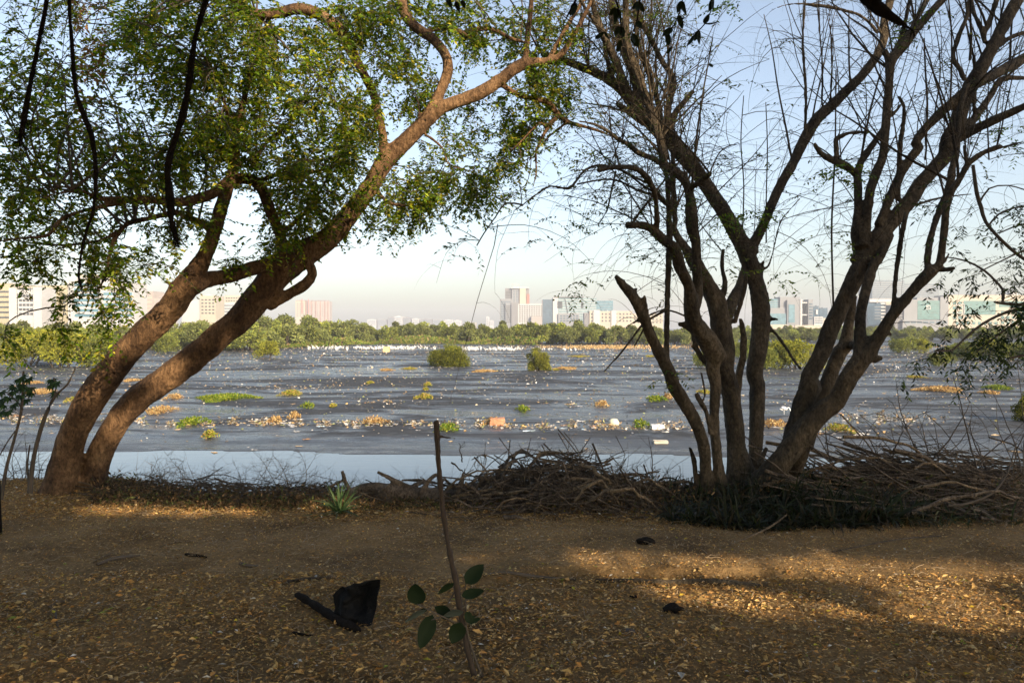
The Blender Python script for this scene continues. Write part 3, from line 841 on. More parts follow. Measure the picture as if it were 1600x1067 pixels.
def mangrove(key, x, y, z, s, label, group, sz=1.0, rot=None):
    o = empty("mangrove_tree", (x, y, z), label, "mangrove", group)
    o.rotation_euler = (0, 0, random.uniform(0, 6.28) if rot is None else rot)
    o.scale = (s * random.uniform(0.9, 1.15), s * random.uniform(0.9, 1.15), s * sz)
    for nm, me in zip(("crown", "trunk"), protos[key]):
        c = bpy.data.objects.new(nm, me); COL.objects.link(c); c.parent = o
    return o

# front line of the far mangroves: picture x -> picture y of its foot, picture y of its top
FOOT = [(-80, 551), (0, 549), (250, 546), (380, 549), (430, 543), (560, 537), (700, 536), (850, 538), (1060, 539), (1200, 536), (1400, 534), (1700, 532)]
TOP = [(-80, 500), (0, 498), (100, 502), (200, 506), (300, 500), (400, 496), (450, 490), (500, 494), (560, 502), (640, 504), (655, 499), (670, 503), (760, 503), (900, 501), (950, 504), (1000, 507), (1060, 509), (1200, 512), (1700, 512)]
def lerp(tab, x):
    return float(np.interp(x, [a for a, _ in tab], [b_ for _, b_ in tab]))
nm = 0
for row, (dy, n_in_row) in enumerate(((0, 92), (7, 78), (16, 50))):
    for i in range(n_in_row):
        px = -70 + (i + random.uniform(0.1, 0.9)) * 1740 / n_in_row
        if px > 1130 and row == 2: continue
        fy = lerp(FOOT, px); d = 3.5 * F / (fy - 512) * random.uniform(0.97, 1.03) + dy
        if 480 < px < 800 and row == 0 and random.random() < 0.35: d += 6
        x = (px - 800) / F * d
        top = CAMZ - (lerp(TOP, px) - 512) / F * d
        h = (top - WZ) * (random.uniform(0.80, 1.0) if row < 2 else random.uniform(0.96, 1.06))
        lab = "olive green mangrove tree in the front row along the far edge of the mud" if row == 0 else "dusty mangrove treetop rising behind the front row of mangroves"
        grp = "mangroves in the front row at the far mud edge" if row == 0 else "mangroves behind the front row"
        mangrove(('far', random.randrange(4)), x, d, float(mz(x, d)) - 0.1, h / 5.6, lab, grp, random.uniform(0.95, 1.05))
for i in range(50):   # hazy far belt on the right
    px = 1120 + (i + random.random()) * 11
    d = random.uniform(255, 330)
    x = (px - 800) / F * d
    z = float(mz(x, d))
    mangrove(('far', random.randrange(4)), x, d, z, random.uniform(0.55, 0.75), "greyish far mangrove tree in the hazy belt below the glass offices", "mangroves in the hazy belt on the right")
# nearer olive clumps: px, foot y, top y, variant
for px, fy, ty, v, lab in ((45,572,516,1,"bright mangrove bush furthest left in the near left clump"),(95,575,513,1,"tall bright mangrove bush in the middle of the near left clump"),(150,574,515,0,"olive mangrove bush in the near left clump just left of the leaning trunks"),
        (200,562,520,0,"dark olive mangrove bush seen against the first leaning trunk"),(255,552,517,0,"mangrove bush seen between the two leaning trunks"),(418,560,532,1,"small round mangrove bush right of the leaning trunks on open mud"),(408,552,530,0,"small mangrove bush just behind the round one right of the leaning trunks"),
        (1102,577,546,0,"greyish mangrove bush seen left through the stems of the bare tree"),(1215,576,532,1,"bright yellow green mangrove bush between the dark stem and the forked limb"),(1245,577,530,1,"bright yellow green mangrove bush touching the left side of the forked limb"),(1190,577,537,0,"olive mangrove bush half hidden by the dark stem"),
        (1165,560,528,0,"mangrove bush seen in the gap left of the dark stem"),
        (1410,552,524,0,"olive mangrove bush at the left end of the right hand row"),(1440,552,528,1,"rounded bright mangrove bush second in the right hand row"),(1472,573,548,0,"low dark mangrove bush standing alone in front of the right hand row"),
        (1492,560,533,0,"mangrove bush behind the low dark one in the right hand row"),(1515,562,530,0,"mangrove bush in the right hand row beneath the hanging leaves"),(1545,563,528,1,"yellowish mangrove bush near the right end of the right hand row"),(1582,564,530,0,"mangrove bush at the right end of the right hand row"),(1620,565,530,1,"mangrove bush cut by the right edge of the picture")):
    d = 3.5 * F / (fy - 512); x = (px - 800) / F * d
    h = (fy - ty) / F * d
    mangrove(('olive', v), x, d, float(mz(x, d)) - 0.05, h / 3.4 * 1.05, lab, None)
p0 = G(700, 573, WZ); mangrove('bush', p0.x, p0.y, WZ, (5.05 * 0 + 1.05), "wide dense round mangrove bush standing alone on the mud in the middle", None, 1.0, 0.4)
p0 = G(841, 580, WZ); mangrove('bush2', p0.x, p0.y, WZ, 0.98, "small upright mangrove bush alone on the mud right of the wide round one", None, 1.0, 1.4)
p0 = G(1597, 660, WZ); mangrove('bush2', p0.x + 0.35, p0.y, WZ, 0.62, "dark low bush cut by the right edge on the near mud", None, 1.0, 2.0)
# green marsh plants in front of the far row
pp = []
for _ in range(26000):
    px = RNG.uniform(400, 840) if RNG.random() < 0.85 else RNG.uniform(0, 60)
    fy = lerp(FOOT, px) + RNG.uniform(-4.5, 2.5)
    d = 3.5 * F / (fy - 512)
    hh = 1.5 * abs(math.sin(px * 0.021 + 0.4)) * (0.35 + 0.65 * (px > 520)) + 0.25
    pp.append(((px - 800) / F * d, d, WZ + RNG.uniform(0, hh)))
pp = np.array(pp)
tone = (0.8 + 0.35 * np.sin(pp[:, 0] * 0.25) ** 2)[:, None]
cc = np.clip(palette(len(pp), [(0.10, 0.17, 0.022), (0.14, 0.20, 0.03), (0.19, 0.20, 0.035), (0.28, 0.20, 0.09)], 0.15) * tone, .01, .9)
tag(link("marsh_grass", leaf_mesh("marsh_grass", pp, RNG.normal(size=pp.shape) * np.array([1, 1, .6]) + np.array([0, 0, .8]), RNG.uniform(.25, .55, len(pp)), np.full(len(pp), .2), cc), M['leaf_far']),
    "band of bright green and straw marsh plants in front of the far mangroves", "marsh plants", kind='stuff')

# ------------------------------------------------------------------ buildings
BM = {}
def bmat(name, c, rough=0.75, spec=0.4, metallic=0.0):
    if name not in BM:
        m = simple_mat("wall_" + name, c, rough, 0.05, 0.15)
        BM[name] = m
    return BM[name]
def gmat(name, c, rough=0.15):
    if name not in BM:
        m, n, l, b = new_mat("glass_" + name)
        mp = tex_coord(n, l, (1, 1, 1)); t = noise_node(n, l, mp, 0.35, 3, 0.6)
        r = ramp(n, l, t.outputs[0], [(0.35, tuple(x * 0.75 for x in c)), (0.65, tuple(min(1, x * 1.2) for x in c))])
        l.new(r.outputs[0], b.inputs['Base Color'])
        b.inputs['Roughness'].default_value = rough; b.inputs['Specular IOR Level'].default_value = 0.8
        BM[name] = m
    return BM[name]
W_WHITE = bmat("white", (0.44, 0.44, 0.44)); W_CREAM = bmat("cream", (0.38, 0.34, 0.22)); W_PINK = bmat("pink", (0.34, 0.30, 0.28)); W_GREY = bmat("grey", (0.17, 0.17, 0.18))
W_LGREY = bmat("light_grey", (0.21, 0.22, 0.235)); W_RED = bmat("red_brown", (0.30, 0.13, 0.10)); W_IVORY = bmat("ivory", (0.40, 0.36, 0.29)); W_DARK = bmat("dark", (0.05, 0.055, 0.06))  # greys also carry the shade of some building faces
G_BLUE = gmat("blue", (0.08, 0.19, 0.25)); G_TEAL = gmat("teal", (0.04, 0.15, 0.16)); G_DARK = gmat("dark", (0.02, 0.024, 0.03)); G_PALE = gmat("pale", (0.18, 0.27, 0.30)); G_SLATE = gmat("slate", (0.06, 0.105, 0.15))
BASEZ = -1.5
class Bld:
    """a building facing the camera; px0..px1 are picture columns at distance d"""
    def __init__(self, px0, px1, d, label, name="office_building", cat="building"):
        self.d = d; self.x0 = (px0 - 800) / F * d; self.x1 = (px1 - 800) / F * d
        self.root = empty(name, ((self.x0 + self.x1) / 2, d, BASEZ), label, cat)
        self.cache = {}
    def X(self, px): return (px - 800) / F * self.d
    def Z(self, py): return CAMZ + (533.5 - py) / F * self.d - math.tan(PITCH) * self.d
    def part(self, name, mat, boxes):
        return link(name, boxes_mesh(name, boxes), mat, self.root)
    def block(self, name, px0, px1, top, mat, y0=0.0, depth=18.0, bot=None):
        z0 = BASEZ - 2 if bot is None else self.Z(bot)
        if name in ('wall', 'glass_front', 'tower', 'front_wing', 'main_slab') and px1 - px0 > 9 and self.d < 2000 and bot is None and depth > 9: self.tanks(px0, px1, top, y0 + 2)
        return self.part(name, mat, [(self.X(px0), self.X(px1), self.d + y0, self.d + y0 + depth, z0, self.Z(top))])
    def tanks(self, px0, px1, top, y0=3.0, n_=3):
        for k in range(n_):
            a_ = random.uniform(px0 + 1, px1 - 2.5); w_ = random.uniform(.8, 2.2)
            self.part("roof_tank", random.choice([W_LGREY, W_WHITE, W_GREY]), [(self.X(a_), self.X(a_ + w_), self.d + y0 + k * 2.5, self.d + y0 + k * 2.5 + 1.8, self.Z(top) - .3, self.Z(top - random.uniform(.5, 1.5)))])
    def bands(self, px0, px1, top, bot, n_, frac, mat, y0=0.0, name="window_band"):
        """n ribbon windows, each a part sharing one mesh"""
        hz = (self.Z(top) - self.Z(bot)) / n_
        me = boxes_mesh(name, [(self.X(px0), self.X(px1), -0.12, 0.3, 0, hz * frac)]); me.materials.append(mat)
        for i in range(n_):
            o = bpy.data.objects.new(name, me); COL.objects.link(o); o.parent = self.root
            o.location = Vector((0, self.d + y0, self.Z(bot) + hz * (i + 0.5 - frac / 2))) - Vector(self.root.location)
    def grid(self, px0, px1, top, bot, nx, nz, fx, fz, mat, y0=0.0, name="window"):
        hx = (self.X(px1) - self.X(px0)) / nx; hz = (self.Z(top) - self.Z(bot)) / nz
        me = boxes_mesh(name, [(0, hx * fx, -0.12, 0.3, 0, hz * fz)]); me.materials.append(mat)
        for i in range(nx):
            for k in range(nz):
                o = bpy.data.objects.new(name, me); COL.objects.link(o); o.parent = self.root
                o.location = Vector((self.X(px0) + hx * (i + 0.5 - fx / 2), self.d + y0, self.Z(bot) + hz * (k + 0.5 - fz / 2))) - Vector(self.root.location)

b = Bld(-30, 19, 540, "cream block with long brown window bands at the far left edge")
b.block("wall", -30, 18, 443, W_CREAM); b.bands(-29, 17, 452, 500, 6, 0.35, G_DARK); b.block("roof_parapet", -30, 18.4, 441.5, W_WHITE, -0.3, 19, 443)
b = Bld(17, 68, 500, "white block with two plain towers and a dark grid of windows between")
b.block("tower", 17, 28, 450, W_WHITE, -1.5, 16); b.block("tower", 55, 68, 449, W_WHITE, -1.5, 16)
b.block("wall", 28, 55, 453, W_WHITE, 0, 14); b.block("roof_parapet", 28, 56, 446, W_IVORY, -0.6, 10, 450.5)
b.grid(30, 53, 459, 494, 4, 5, 0.78, 0.52, G_DARK); b.part("recess_edge", W_DARK, [(b.X(28), b.X(28.9), b.d - .25, b.d + .2, b.Z(497), b.Z(458)), (b.X(53.9), b.X(55), b.d - .25, b.d + .2, b.Z(497), b.Z(458))])
b = Bld(66, 106, 540, "cream office with thin horizontal lines right of the white block")
b.block("wall", 66, 106, 446, W_CREAM); b.bands(71, 98, 452, 492, 10, 0.22, bmat("tan", (0.45, 0.36, 0.2))); b.grid(66.6, 70, 455, 494, 1, 6, 0.8, 0.5, G_DARK); b.grid(99, 104, 458, 494, 1, 6, 0.8, 0.45, G_DARK)
b = Bld(107, 208, 480, "large white office with pale blue glass ribbons behind the leaning tree")
b.block("wall", 107, 160, 434, W_WHITE); b.block("wall", 160, 208, 441, W_WHITE, 1.0, 18); b.block("roof_room", 122, 158, 429, W_IVORY, 3, 10, 434)
b.block("fin", 112.2, 116, 436, W_WHITE, -1.2, 1.5); b.block("fin", 156, 160, 440, W_WHITE, -1.2, 1.5)
b.bands(117, 155, 441, 497, 7, 0.55, G_BLUE); b.bands(161, 206, 455, 497, 5, 0.5, G_BLUE, 1.0); b.grid(108, 112, 441, 496, 1, 8, 0.8, 0.5, G_DARK)
b = Bld(206, 262, 560, "pinkish white block partly hidden by the first leaning trunk")
b.block("wall", 206, 240, 455, W_PINK); b.block("wall", 240, 262, 466, W_PINK, 1, 16); b.bands(208, 238, 462, 495, 5, 0.35, bmat("rose", (0.5, 0.36, 0.3))); b.grid(242, 261, 472, 496, 4, 4, 0.5, 0.4, G_DARK, 1.0)
b = Bld(284, 338, 600, "cream white stepped block between the two leaning trunks", "apartment_building")
b.block("wall", 284, 313, 469, W_WHITE, 1, 14); b.block("wall", 313, 337.5, 462, W_IVORY); b.grid(314, 336.5, 466, 492, 4, 5, 0.55, 0.42, G_DARK); b.block("roof_room", 318, 330, 460, W_WHITE, 3, 6, 462)
b = Bld(340, 400, 650, "white office with long window rows beside the second leaning trunk")
b.block("wall", 341, 387, 473, W_WHITE); b.bands(350, 385, 475, 494, 4, 0.34, G_SLATE, 0); b.bands(341.5, 347, 475, 494, 4, 0.6, G_DARK)
b.block("rear_block", 346, 376, 461, W_IVORY, 8, 14); b.grid(347, 375, 463, 472, 7, 2, 0.6, 0.45, G_DARK, 8)
b.block("tower", 378, 400, 450, W_LGREY, 10, 14); b.bands(384, 400, 455, 472, 3, 0.5, G_DARK, 10)
b = Bld(462, 515, 1300, "pale slab of flats with two red cranes far behind the mangroves", "apartment_building")
b.block("wall", 462, 477, 470, W_IVORY); b.block("wall", 477.3, 515, 471, W_PINK, 2, 18); b.part("stair_strip", W_RED, [(b.X(x_), b.X(x_ + 0.8), b.d + 1.4, b.d + 3, BASEZ, b.Z(470.4)) for x_ in (478, 486, 493, 500, 507, 512)])
b.grid(463, 476, 473, 495, 3, 7, 0.5, 0.5, W_GREY); b.grid(478, 514, 474, 495, 9, 7, 0.3, 0.5, W_GREY, 2); b.part("roof_edge", W_RED, [(b.X(463), b.X(514.5), b.d + 1.2, b.d + 2.6, b.Z(470), b.Z(469.4))])
for x_, t_, lb in ((472.5, 467, "shorter red crane mast on the pale flats"), (482.5, 467.5, "taller red crane mast right of the other on the pale flats")):
    c = empty("tower_crane", (b.X(x_), b.d - 1, b.Z(489)), lb, "crane")
    link("mast", boxes_mesh("mast", [(b.X(x_ - .35), b.X(x_ + .35), b.d - 1.4, b.d - .7, b.Z(490), b.Z(t_))]), bmat("crane_red", (0.55, 0.12, 0.10)), c)
# distant skyline
for i, (a, c_, t_, mt) in enumerate(((574,588,499.5,W_WHITE),(590,604,499,W_LGREY),(606,617,495.5,W_GREY),(617,629,494.5,W_WHITE),(630,641,496,W_GREY),(644,655,498,W_WHITE),(657,675,498.5,W_GREY),(676,690,499,W_LGREY),(694,708,500,W_WHITE),(709,720,500.5,W_WHITE),(726,744,504,W_IVORY),(760,764,495,W_WHITE),(765,771,501,W_WHITE))):
    b = Bld(a, c_, 2300, ["low white", "long pale", "slim grey", "white", "grey", "small white", "blue grey", "light grey", "bright white", "short white", "very low cream", "thin white spired", "tiny white"][i] + " building in the faint skyline, %s from the left" % ["first","second","third","fourth","fifth","sixth","seventh","eighth","ninth","tenth","eleventh","twelfth","last"][i], "distant_building")
    b.block("wall", a, c_, t_, mt, 0, 60); b.bands(a + 1, c_ - 1, t_ + 1.2, 508, 4, 0.4, G_SLATE); b.block("roof_room", a + (c_ - a) * .3, a + (c_ - a) * .6, t_ - 1.0, mt, 10, 20, t_)
b = Bld(781, 849, 1100, "tall white tower block under construction with stepped wings", "tower_block")
b.block("left_wing", 781, 800, 467, W_LGREY, 4, 20); b.bands(782, 798, 470, 503, 12, 0.5, G_SLATE, 4)  # grey wings and tower: shade on the left faces put into the wall colour
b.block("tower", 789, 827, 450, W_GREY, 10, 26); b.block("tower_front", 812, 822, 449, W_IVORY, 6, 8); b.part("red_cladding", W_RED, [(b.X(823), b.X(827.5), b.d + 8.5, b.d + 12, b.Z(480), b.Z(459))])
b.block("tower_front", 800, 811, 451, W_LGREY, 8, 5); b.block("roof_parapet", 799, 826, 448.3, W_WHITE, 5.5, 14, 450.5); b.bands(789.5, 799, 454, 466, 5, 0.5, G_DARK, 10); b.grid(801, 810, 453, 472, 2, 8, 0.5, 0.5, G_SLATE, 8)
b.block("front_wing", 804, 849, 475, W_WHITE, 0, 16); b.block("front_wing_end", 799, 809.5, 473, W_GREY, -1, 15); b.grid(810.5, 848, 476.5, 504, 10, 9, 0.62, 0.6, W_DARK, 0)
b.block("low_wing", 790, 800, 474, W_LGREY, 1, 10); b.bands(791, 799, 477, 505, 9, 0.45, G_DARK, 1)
b.block("podium", 830, 848, 494, W_PINK, -6, 5)
cx = 806
c = empty("tower_crane", (b.X(cx), b.d + 12, b.Z(449)), "pale crane with a long jib on top of the tall tower block", "crane")
link("mast", boxes_mesh("mast", [(b.X(cx - .4), b.X(cx + .4), b.d + 11.6, b.d + 12.4, b.Z(450), b.Z(442))]), bmat("crane_pale", (0.5, 0.42, 0.38)), c)
link("jib", boxes_mesh("jib", [(b.X(cx - 7), b.X(cx + 5), b.d + 11.7, b.d + 12.3, b.Z(444.2), b.Z(443.4)), (b.X(cx + 3), b.X(cx + 5), b.d + 11.5, b.d + 12.5, b.Z(445.5), b.Z(444.2))]), BM["crane_pale"], c)
b = Bld(848, 960, 900, "big pale glass office with a slanting dark line across its front")
b.block("side_wall", 848, 864, 468, G_SLATE, 1, 26); b.block("wall", 864, 872, 465, W_WHITE, 0, 26); b.block("glass_front", 872, 932, 466, G_PALE, 0.4, 24); b.block("glass_front", 932, 958, 470, G_BLUE, 2, 22)  # slate side wall: shade of the left face put into its colour
b.block("roof_slab", 866, 912, 463.6, W_GREY, -0.6, 26, 465); b.part("opening", G_DARK, [(b.X(871), b.X(878.5), b.d - .3, b.d + .6, b.Z(481.5), b.Z(471))]); b.part("opening", G_DARK, [(b.X(908), b.X(911.5), b.d + .1, b.d + .8, b.Z(481.5), b.Z(472))])
b.bands(873, 931, 467, 503, 9, 0.16, W_WHITE, 0.4, "floor_band"); b.bands(933, 957, 472, 503, 7, 0.16, W_LGREY, 2, "floor_band")
bm = bmesh.new()
xa, xb, za, zb = b.X(882), b.X(888), b.Z(467), b.Z(498)
vs = [bm.verts.new(v) for v in ((xa, b.d - .1, za), (xa + 1.0, b.d - .1, za), (xb + 1.0, b.d - .1, zb), (xb, b.d - .1, zb), (xa, b.d + .6, za), (xa + 1.0, b.d + .6, za), (xb + 1.0, b.d + .6, zb), (xb, b.d + .6, zb))]
for f in ((0,1,2,3),(7,6,5,4),(0,4,5,1),(1,5,6,2),(2,6,7,3),(3,7,4,0)): bm.faces.new([vs[i] for i in f])
link("slanting_fin", bm_mesh("slanting_fin", bm), W_DARK, b.root)
b.block("lower_wall", 872, 905, 490, W_LGREY, -2, 3); b.grid(874, 904, 492, 503, 6, 3, 0.7, 0.5, G_SLATE, -2)
b = Bld(913, 1036, 800, "long cream row of flats in front of the glass office", "apartment_building")
b.block("wall", 921, 988, 486, W_IVORY); b.block("wall", 988, 1036, 490, W_IVORY, 1, 14); b.block("stair_tower", 927, 937, 484.5, W_WHITE, -1, 6); b.block("end_wall", 913, 921, 489, W_GREY, 1, 14)
b.grid(922, 988, 488, 504, 12, 3, 0.42, 0.5, G_DARK); b.grid(989, 1035, 492, 506, 8, 3, 0.45, 0.5, G_DARK, 1)
b.block("stair_tower", 955, 963, 485, W_WHITE, -1, 6); b.block("stair_tower", 1004, 1010, 488.5, W_WHITE, 0, 6)
b = Bld(1194, 1272, 700, "grey stone faced office with blue glass wing and open frame tower")
b.block("glass_wing", 1194, 1220, 467, G_BLUE, 3, 20); b.block("wall", 1196, 1230, 481, W_LGREY, 0, 16); b.block("glass_front", 1197, 1228, 490, G_BLUE, -.8, 1.5)
b.block("main_slab", 1219, 1250, 464, W_LGREY, 1, 16); b.block("main_slab", 1228.5, 1248.5, 469, W_LGREY, -2, 3); b.part("glass_inset", G_BLUE, [(b.X(1230.5), b.X(1240), b.d - 2.4, b.d - 1, b.Z(504), b.Z(476))])
b.block("white_edge", 1248.5, 1251.5, 468, W_WHITE, -2.5, 6); b.block("frame_tower", 1262, 1269, 468, W_LGREY, -1, 12); b.part("beam", W_WHITE, [(b.X(1251.5), b.X(1262), b.d, b.d + 6, b.Z(z_), b.Z(z_ - 2)) for z_ in (474, 493)])
b.block("rear_wall", 1251.5, 1262, 470, W_GREY, 8, 3); b.part("white_panel", W_WHITE, [(b.X(1253), b.X(1258), b.d + 6.5, b.d + 7.5, b.Z(487), b.Z(481))]); b.bands(1197, 1219, 469, 480, 3, 0.2, W_LGREY, 3, "floor_band")  # small white panel in front of the rear wall
b.bands(1263, 1268.4, 473, 500, 6, 0.5, G_SLATE, -1)
b = Bld(1268, 1297, 760, "low dark blue glass block with a white stepped front right of the stone office")
b.block("glass_front", 1268, 1279, 478, G_SLATE, 0, 16); b.block("glass_front", 1279, 1294, 481, G_SLATE, 2, 16); b.block("white_tower", 1274, 1277, 484, W_WHITE, -1, 2, 491); b.block("wall", 1270, 1284, 495, W_WHITE, -3, 6); b.bands(1271, 1283, 496, 506, 3, 0.4, G_SLATE, -3); b.block("wall", 1285, 1298, 497, W_IVORY, -2, 8)
b = Bld(1200, 1282, 640, "long low cream boundary wall at the foot of the offices", "boundary_wall", "wall")
b.block("wall", 1200, 1230, 507, W_IVORY, 0, 1); b.block("wall", 1230, 1241, 508.5, W_PINK, 0, 1); b.block("coping", 1242, 1282, 508, W_IVORY, -.2, 1.4)
b = Bld(1360, 1472, 1000, "tall grey blue glass tower rising behind the other offices", "glass_tower")
b.block("glass_front", 1362, 1412, 438, G_SLATE, 0, 40); b.block("glass_front", 1412, 1470, 443, G_SLATE, 6, 36); b.bands(1363, 1411, 440, 480, 12, 0.25, W_LGREY, 0, "floor_band"); b.bands(1413, 1469, 445, 480, 11, 0.25, W_LGREY, 6, "floor_band"); b.block("side_wall", 1340, 1346, 462, W_WHITE, 0, 10)
b = Bld(1355, 1396, 650, "blue glass office with stacked white balconies on its right")
b.block("glass_front", 1355, 1376, 474, G_SLATE, 0, 18); b.bands(1366, 1375.5, 477, 500, 5, 0.3, W_LGREY, 0, "floor_band"); b.block("wall", 1384, 1396, 472, W_IVORY, 0, 18); b.block("wall", 1376, 1384, 472, G_SLATE, 1.5, 16)
b.bands(1375, 1384.5, 472, 503, 6, 0.5, W_WHITE, 0.5, "balcony"); b.block("roof_parapet", 1360, 1396, 467, W_WHITE, 2, 12, 472)
b = Bld(1398, 1481, 600, "grey stone frame around a large teal glass panel with a white emblem")
b.block("wall", 1412, 1433, 468, W_LGREY, 0, 16); b.block("wall", 1468, 1481, 464, W_LGREY, -0.5, 16); b.block("wall", 1433, 1468, 465, W_LGREY, 0.8, 14); b.part("glass_panel", G_TEAL, [(b.X(1433), b.X(1468), b.d - 0.1, b.d + 1.2, b.Z(499), b.Z(470))])
b.block("wall", 1398, 1412, 476, W_GREY, 1, 14); b.block("base_wall", 1408, 1479, 500, W_LGREY, -2, 3); b.grid(1410, 1478, 501, 506, 7, 1, 0.8, 0.7, G_SLATE, -2); b.bands(1399, 1411, 478, 498, 4, 0.4, G_DARK, 1)
b.bands(1433, 1468, 471, 499, 7, 0.05, W_GREY, -0.05, "mullion")
def bx(x0, x1, z0, z1): return (b.X(x0), b.X(x1), b.d - 0.35, b.d, b.Z(z1), b.Z(z0))
b.part("emblem", W_WHITE, [bx(1446.5, 1453.5, 476.8, 477.9), bx(1446.5, 1448.4, 477.9, 479.6), bx(1446.5, 1453.5, 479.6, 480.6), bx(1451.8, 1453.5, 480.6, 482.2), bx(1446.5, 1453.5, 482.2, 483.4), bx(1449.3, 1451, 477.9, 479.0)])
b = Bld(1480, 1640, 600, "long cream office with teal glass and square window grid at the right")
b.block("wall", 1480, 1640, 461, W_IVORY, 0, 20); b.part("glass_panel", G_TEAL, [(b.X(1505), b.X(1555), b.d - .15, b.d + .3, b.Z(492), b.Z(470)), ]); b.part("glass_panel", G_TEAL, [(b.X(1560), b.X(1640), b.d - .15, b.d + .3, b.Z(480), b.Z(471))])
b.grid(1486, 1504, 470, 500, 2, 4, 0.6, 0.6, G_TEAL); b.grid(1491, 1560, 501, 509, 8, 1, 0.55, 0.55, G_TEAL); b.grid(1562, 1636, 484, 508, 9, 3, 0.6, 0.55, G_TEAL); b.grid(1506, 1518, 493, 500, 2, 1, .6, .6, G_TEAL)
b.part("window_frame", W_WHITE, [(b.X(1493), b.X(1506), b.d - .5, b.d - .2, b.Z(z_ + .9), b.Z(z_)) for z_ in (475, 482, 489)] + [(b.X(x_), b.X(x_ + .9), b.d - .5, b.d - .2, b.Z(489.0), b.Z(475.9)) for x_ in (1493, 1505.1)])
bm = bmesh.new(); bmesh.ops.create_uvsphere(bm, u_segments=24, v_segments=12, radius=4.2, matrix=Matrix.Translation((b.X(1591), b.d + 8, b.Z(461))) @ Matrix.Diagonal((1, 1, .75, 1)))
link("roof_dome", bm_mesh("roof_dome", bm, True), W_WHITE, b.root)

# ------------------------------------------------------------------ haze
m = bpy.data.materials.new("haze_air"); m.use_nodes = True
n = m.node_tree.nodes; n.remove(n["Principled BSDF"])
pv = n.new("ShaderNodeVolumePrincipled"); pv.inputs["Color"].default_value = (0.84, 0.88, 0.97, 1); pv.inputs['Density'].default_value = HAZE; pv.inputs['Anisotropy'].default_value = 0.0
m.node_tree.links.new(pv.outputs[0], n["Material Output"].inputs['Volume'])
hz = link("haze", boxes_mesh("haze", [(-2600, 2600, -60, 3200, -3.9, 75)]), m)
tag(hz, kind='stuff'); hz['label'] = "pale haze in the air over the marsh"; hz['category'] = "haze"
# ------------------------------------------------------------------ things on the mud
def mudpt(px, py):
    p = G(px, py, WZ + 0.05); z = float(mz(p.x, p.y)); return Vector((p.x, p.y, max(z, WZ)))
def patch(name, px, py, wpx, hpx, cols, label, cat, leaf=0.095, hgt=0.20, dens=1.0, seed=0, group=None, scr=0):
    r = np.random.default_rng(seed + int(px * 7 + py))
    c = mudpt(px, py + hpx * 0.3)
    rx = wpx / F * c.y / 2
    ry = max(0.35, (G(px, py - hpx * 0.32, WZ).y - G(px, py + hpx * 0.32, WZ).y) / 2)
    ry = min(ry, rx * 1.6 + 0.3)
    n_ = int(min(6000, max(260, 3.14 * rx * ry * 260 * dens)))
    a = r.uniform(0, 2 * PI, n_); q = np.sqrt(r.random(n_)) * (0.75 + 0.25 * np.sin(a * 3 + px) + 0.12 * np.sin(a * 7))
    p = np.stack([rx * q * np.cos(a), ry * q * np.sin(a), r.uniform(0, 1, n_) * hgt * (1.05 - q ** 2)], 1)
    p[:, 2] = np.clip(p[:, 2], 0.0, None)
    d = r.normal(size=p.shape) * np.array([1, 1, .4]) + np.array([0, 0, 0.75])
    cc = np.array(cols)[r.integers(0, len(cols), n_)] * (1 + 0.22 * r.normal(size=(n_, 1)))
    me = leaf_mesh(name, p, d, leaf * r.uniform(.6, 1.3, n_), leaf * 0.5 * np.ones(n_), np.clip(cc, .01, .9), 0.2, r.normal(size=p.shape))
    o = link(name, me, M['leaf_far'], None, c)
    tag(o, label, cat, group)
    return o
HY = [(0.12, 0.19, 0.02), (0.18, 0.23, 0.025), (0.25, 0.26, 0.04), (0.07, 0.12, 0.02)]
HYY = [(0.26, 0.25, 0.04), (0.34, 0.28, 0.06), (0.18, 0.22, 0.03), (0.36, 0.24, 0.09)]
DRY = [(0.45, 0.30, 0.12), (0.38, 0.24, 0.10), (0.52, 0.40, 0.20), (0.30, 0.18, 0.08)]
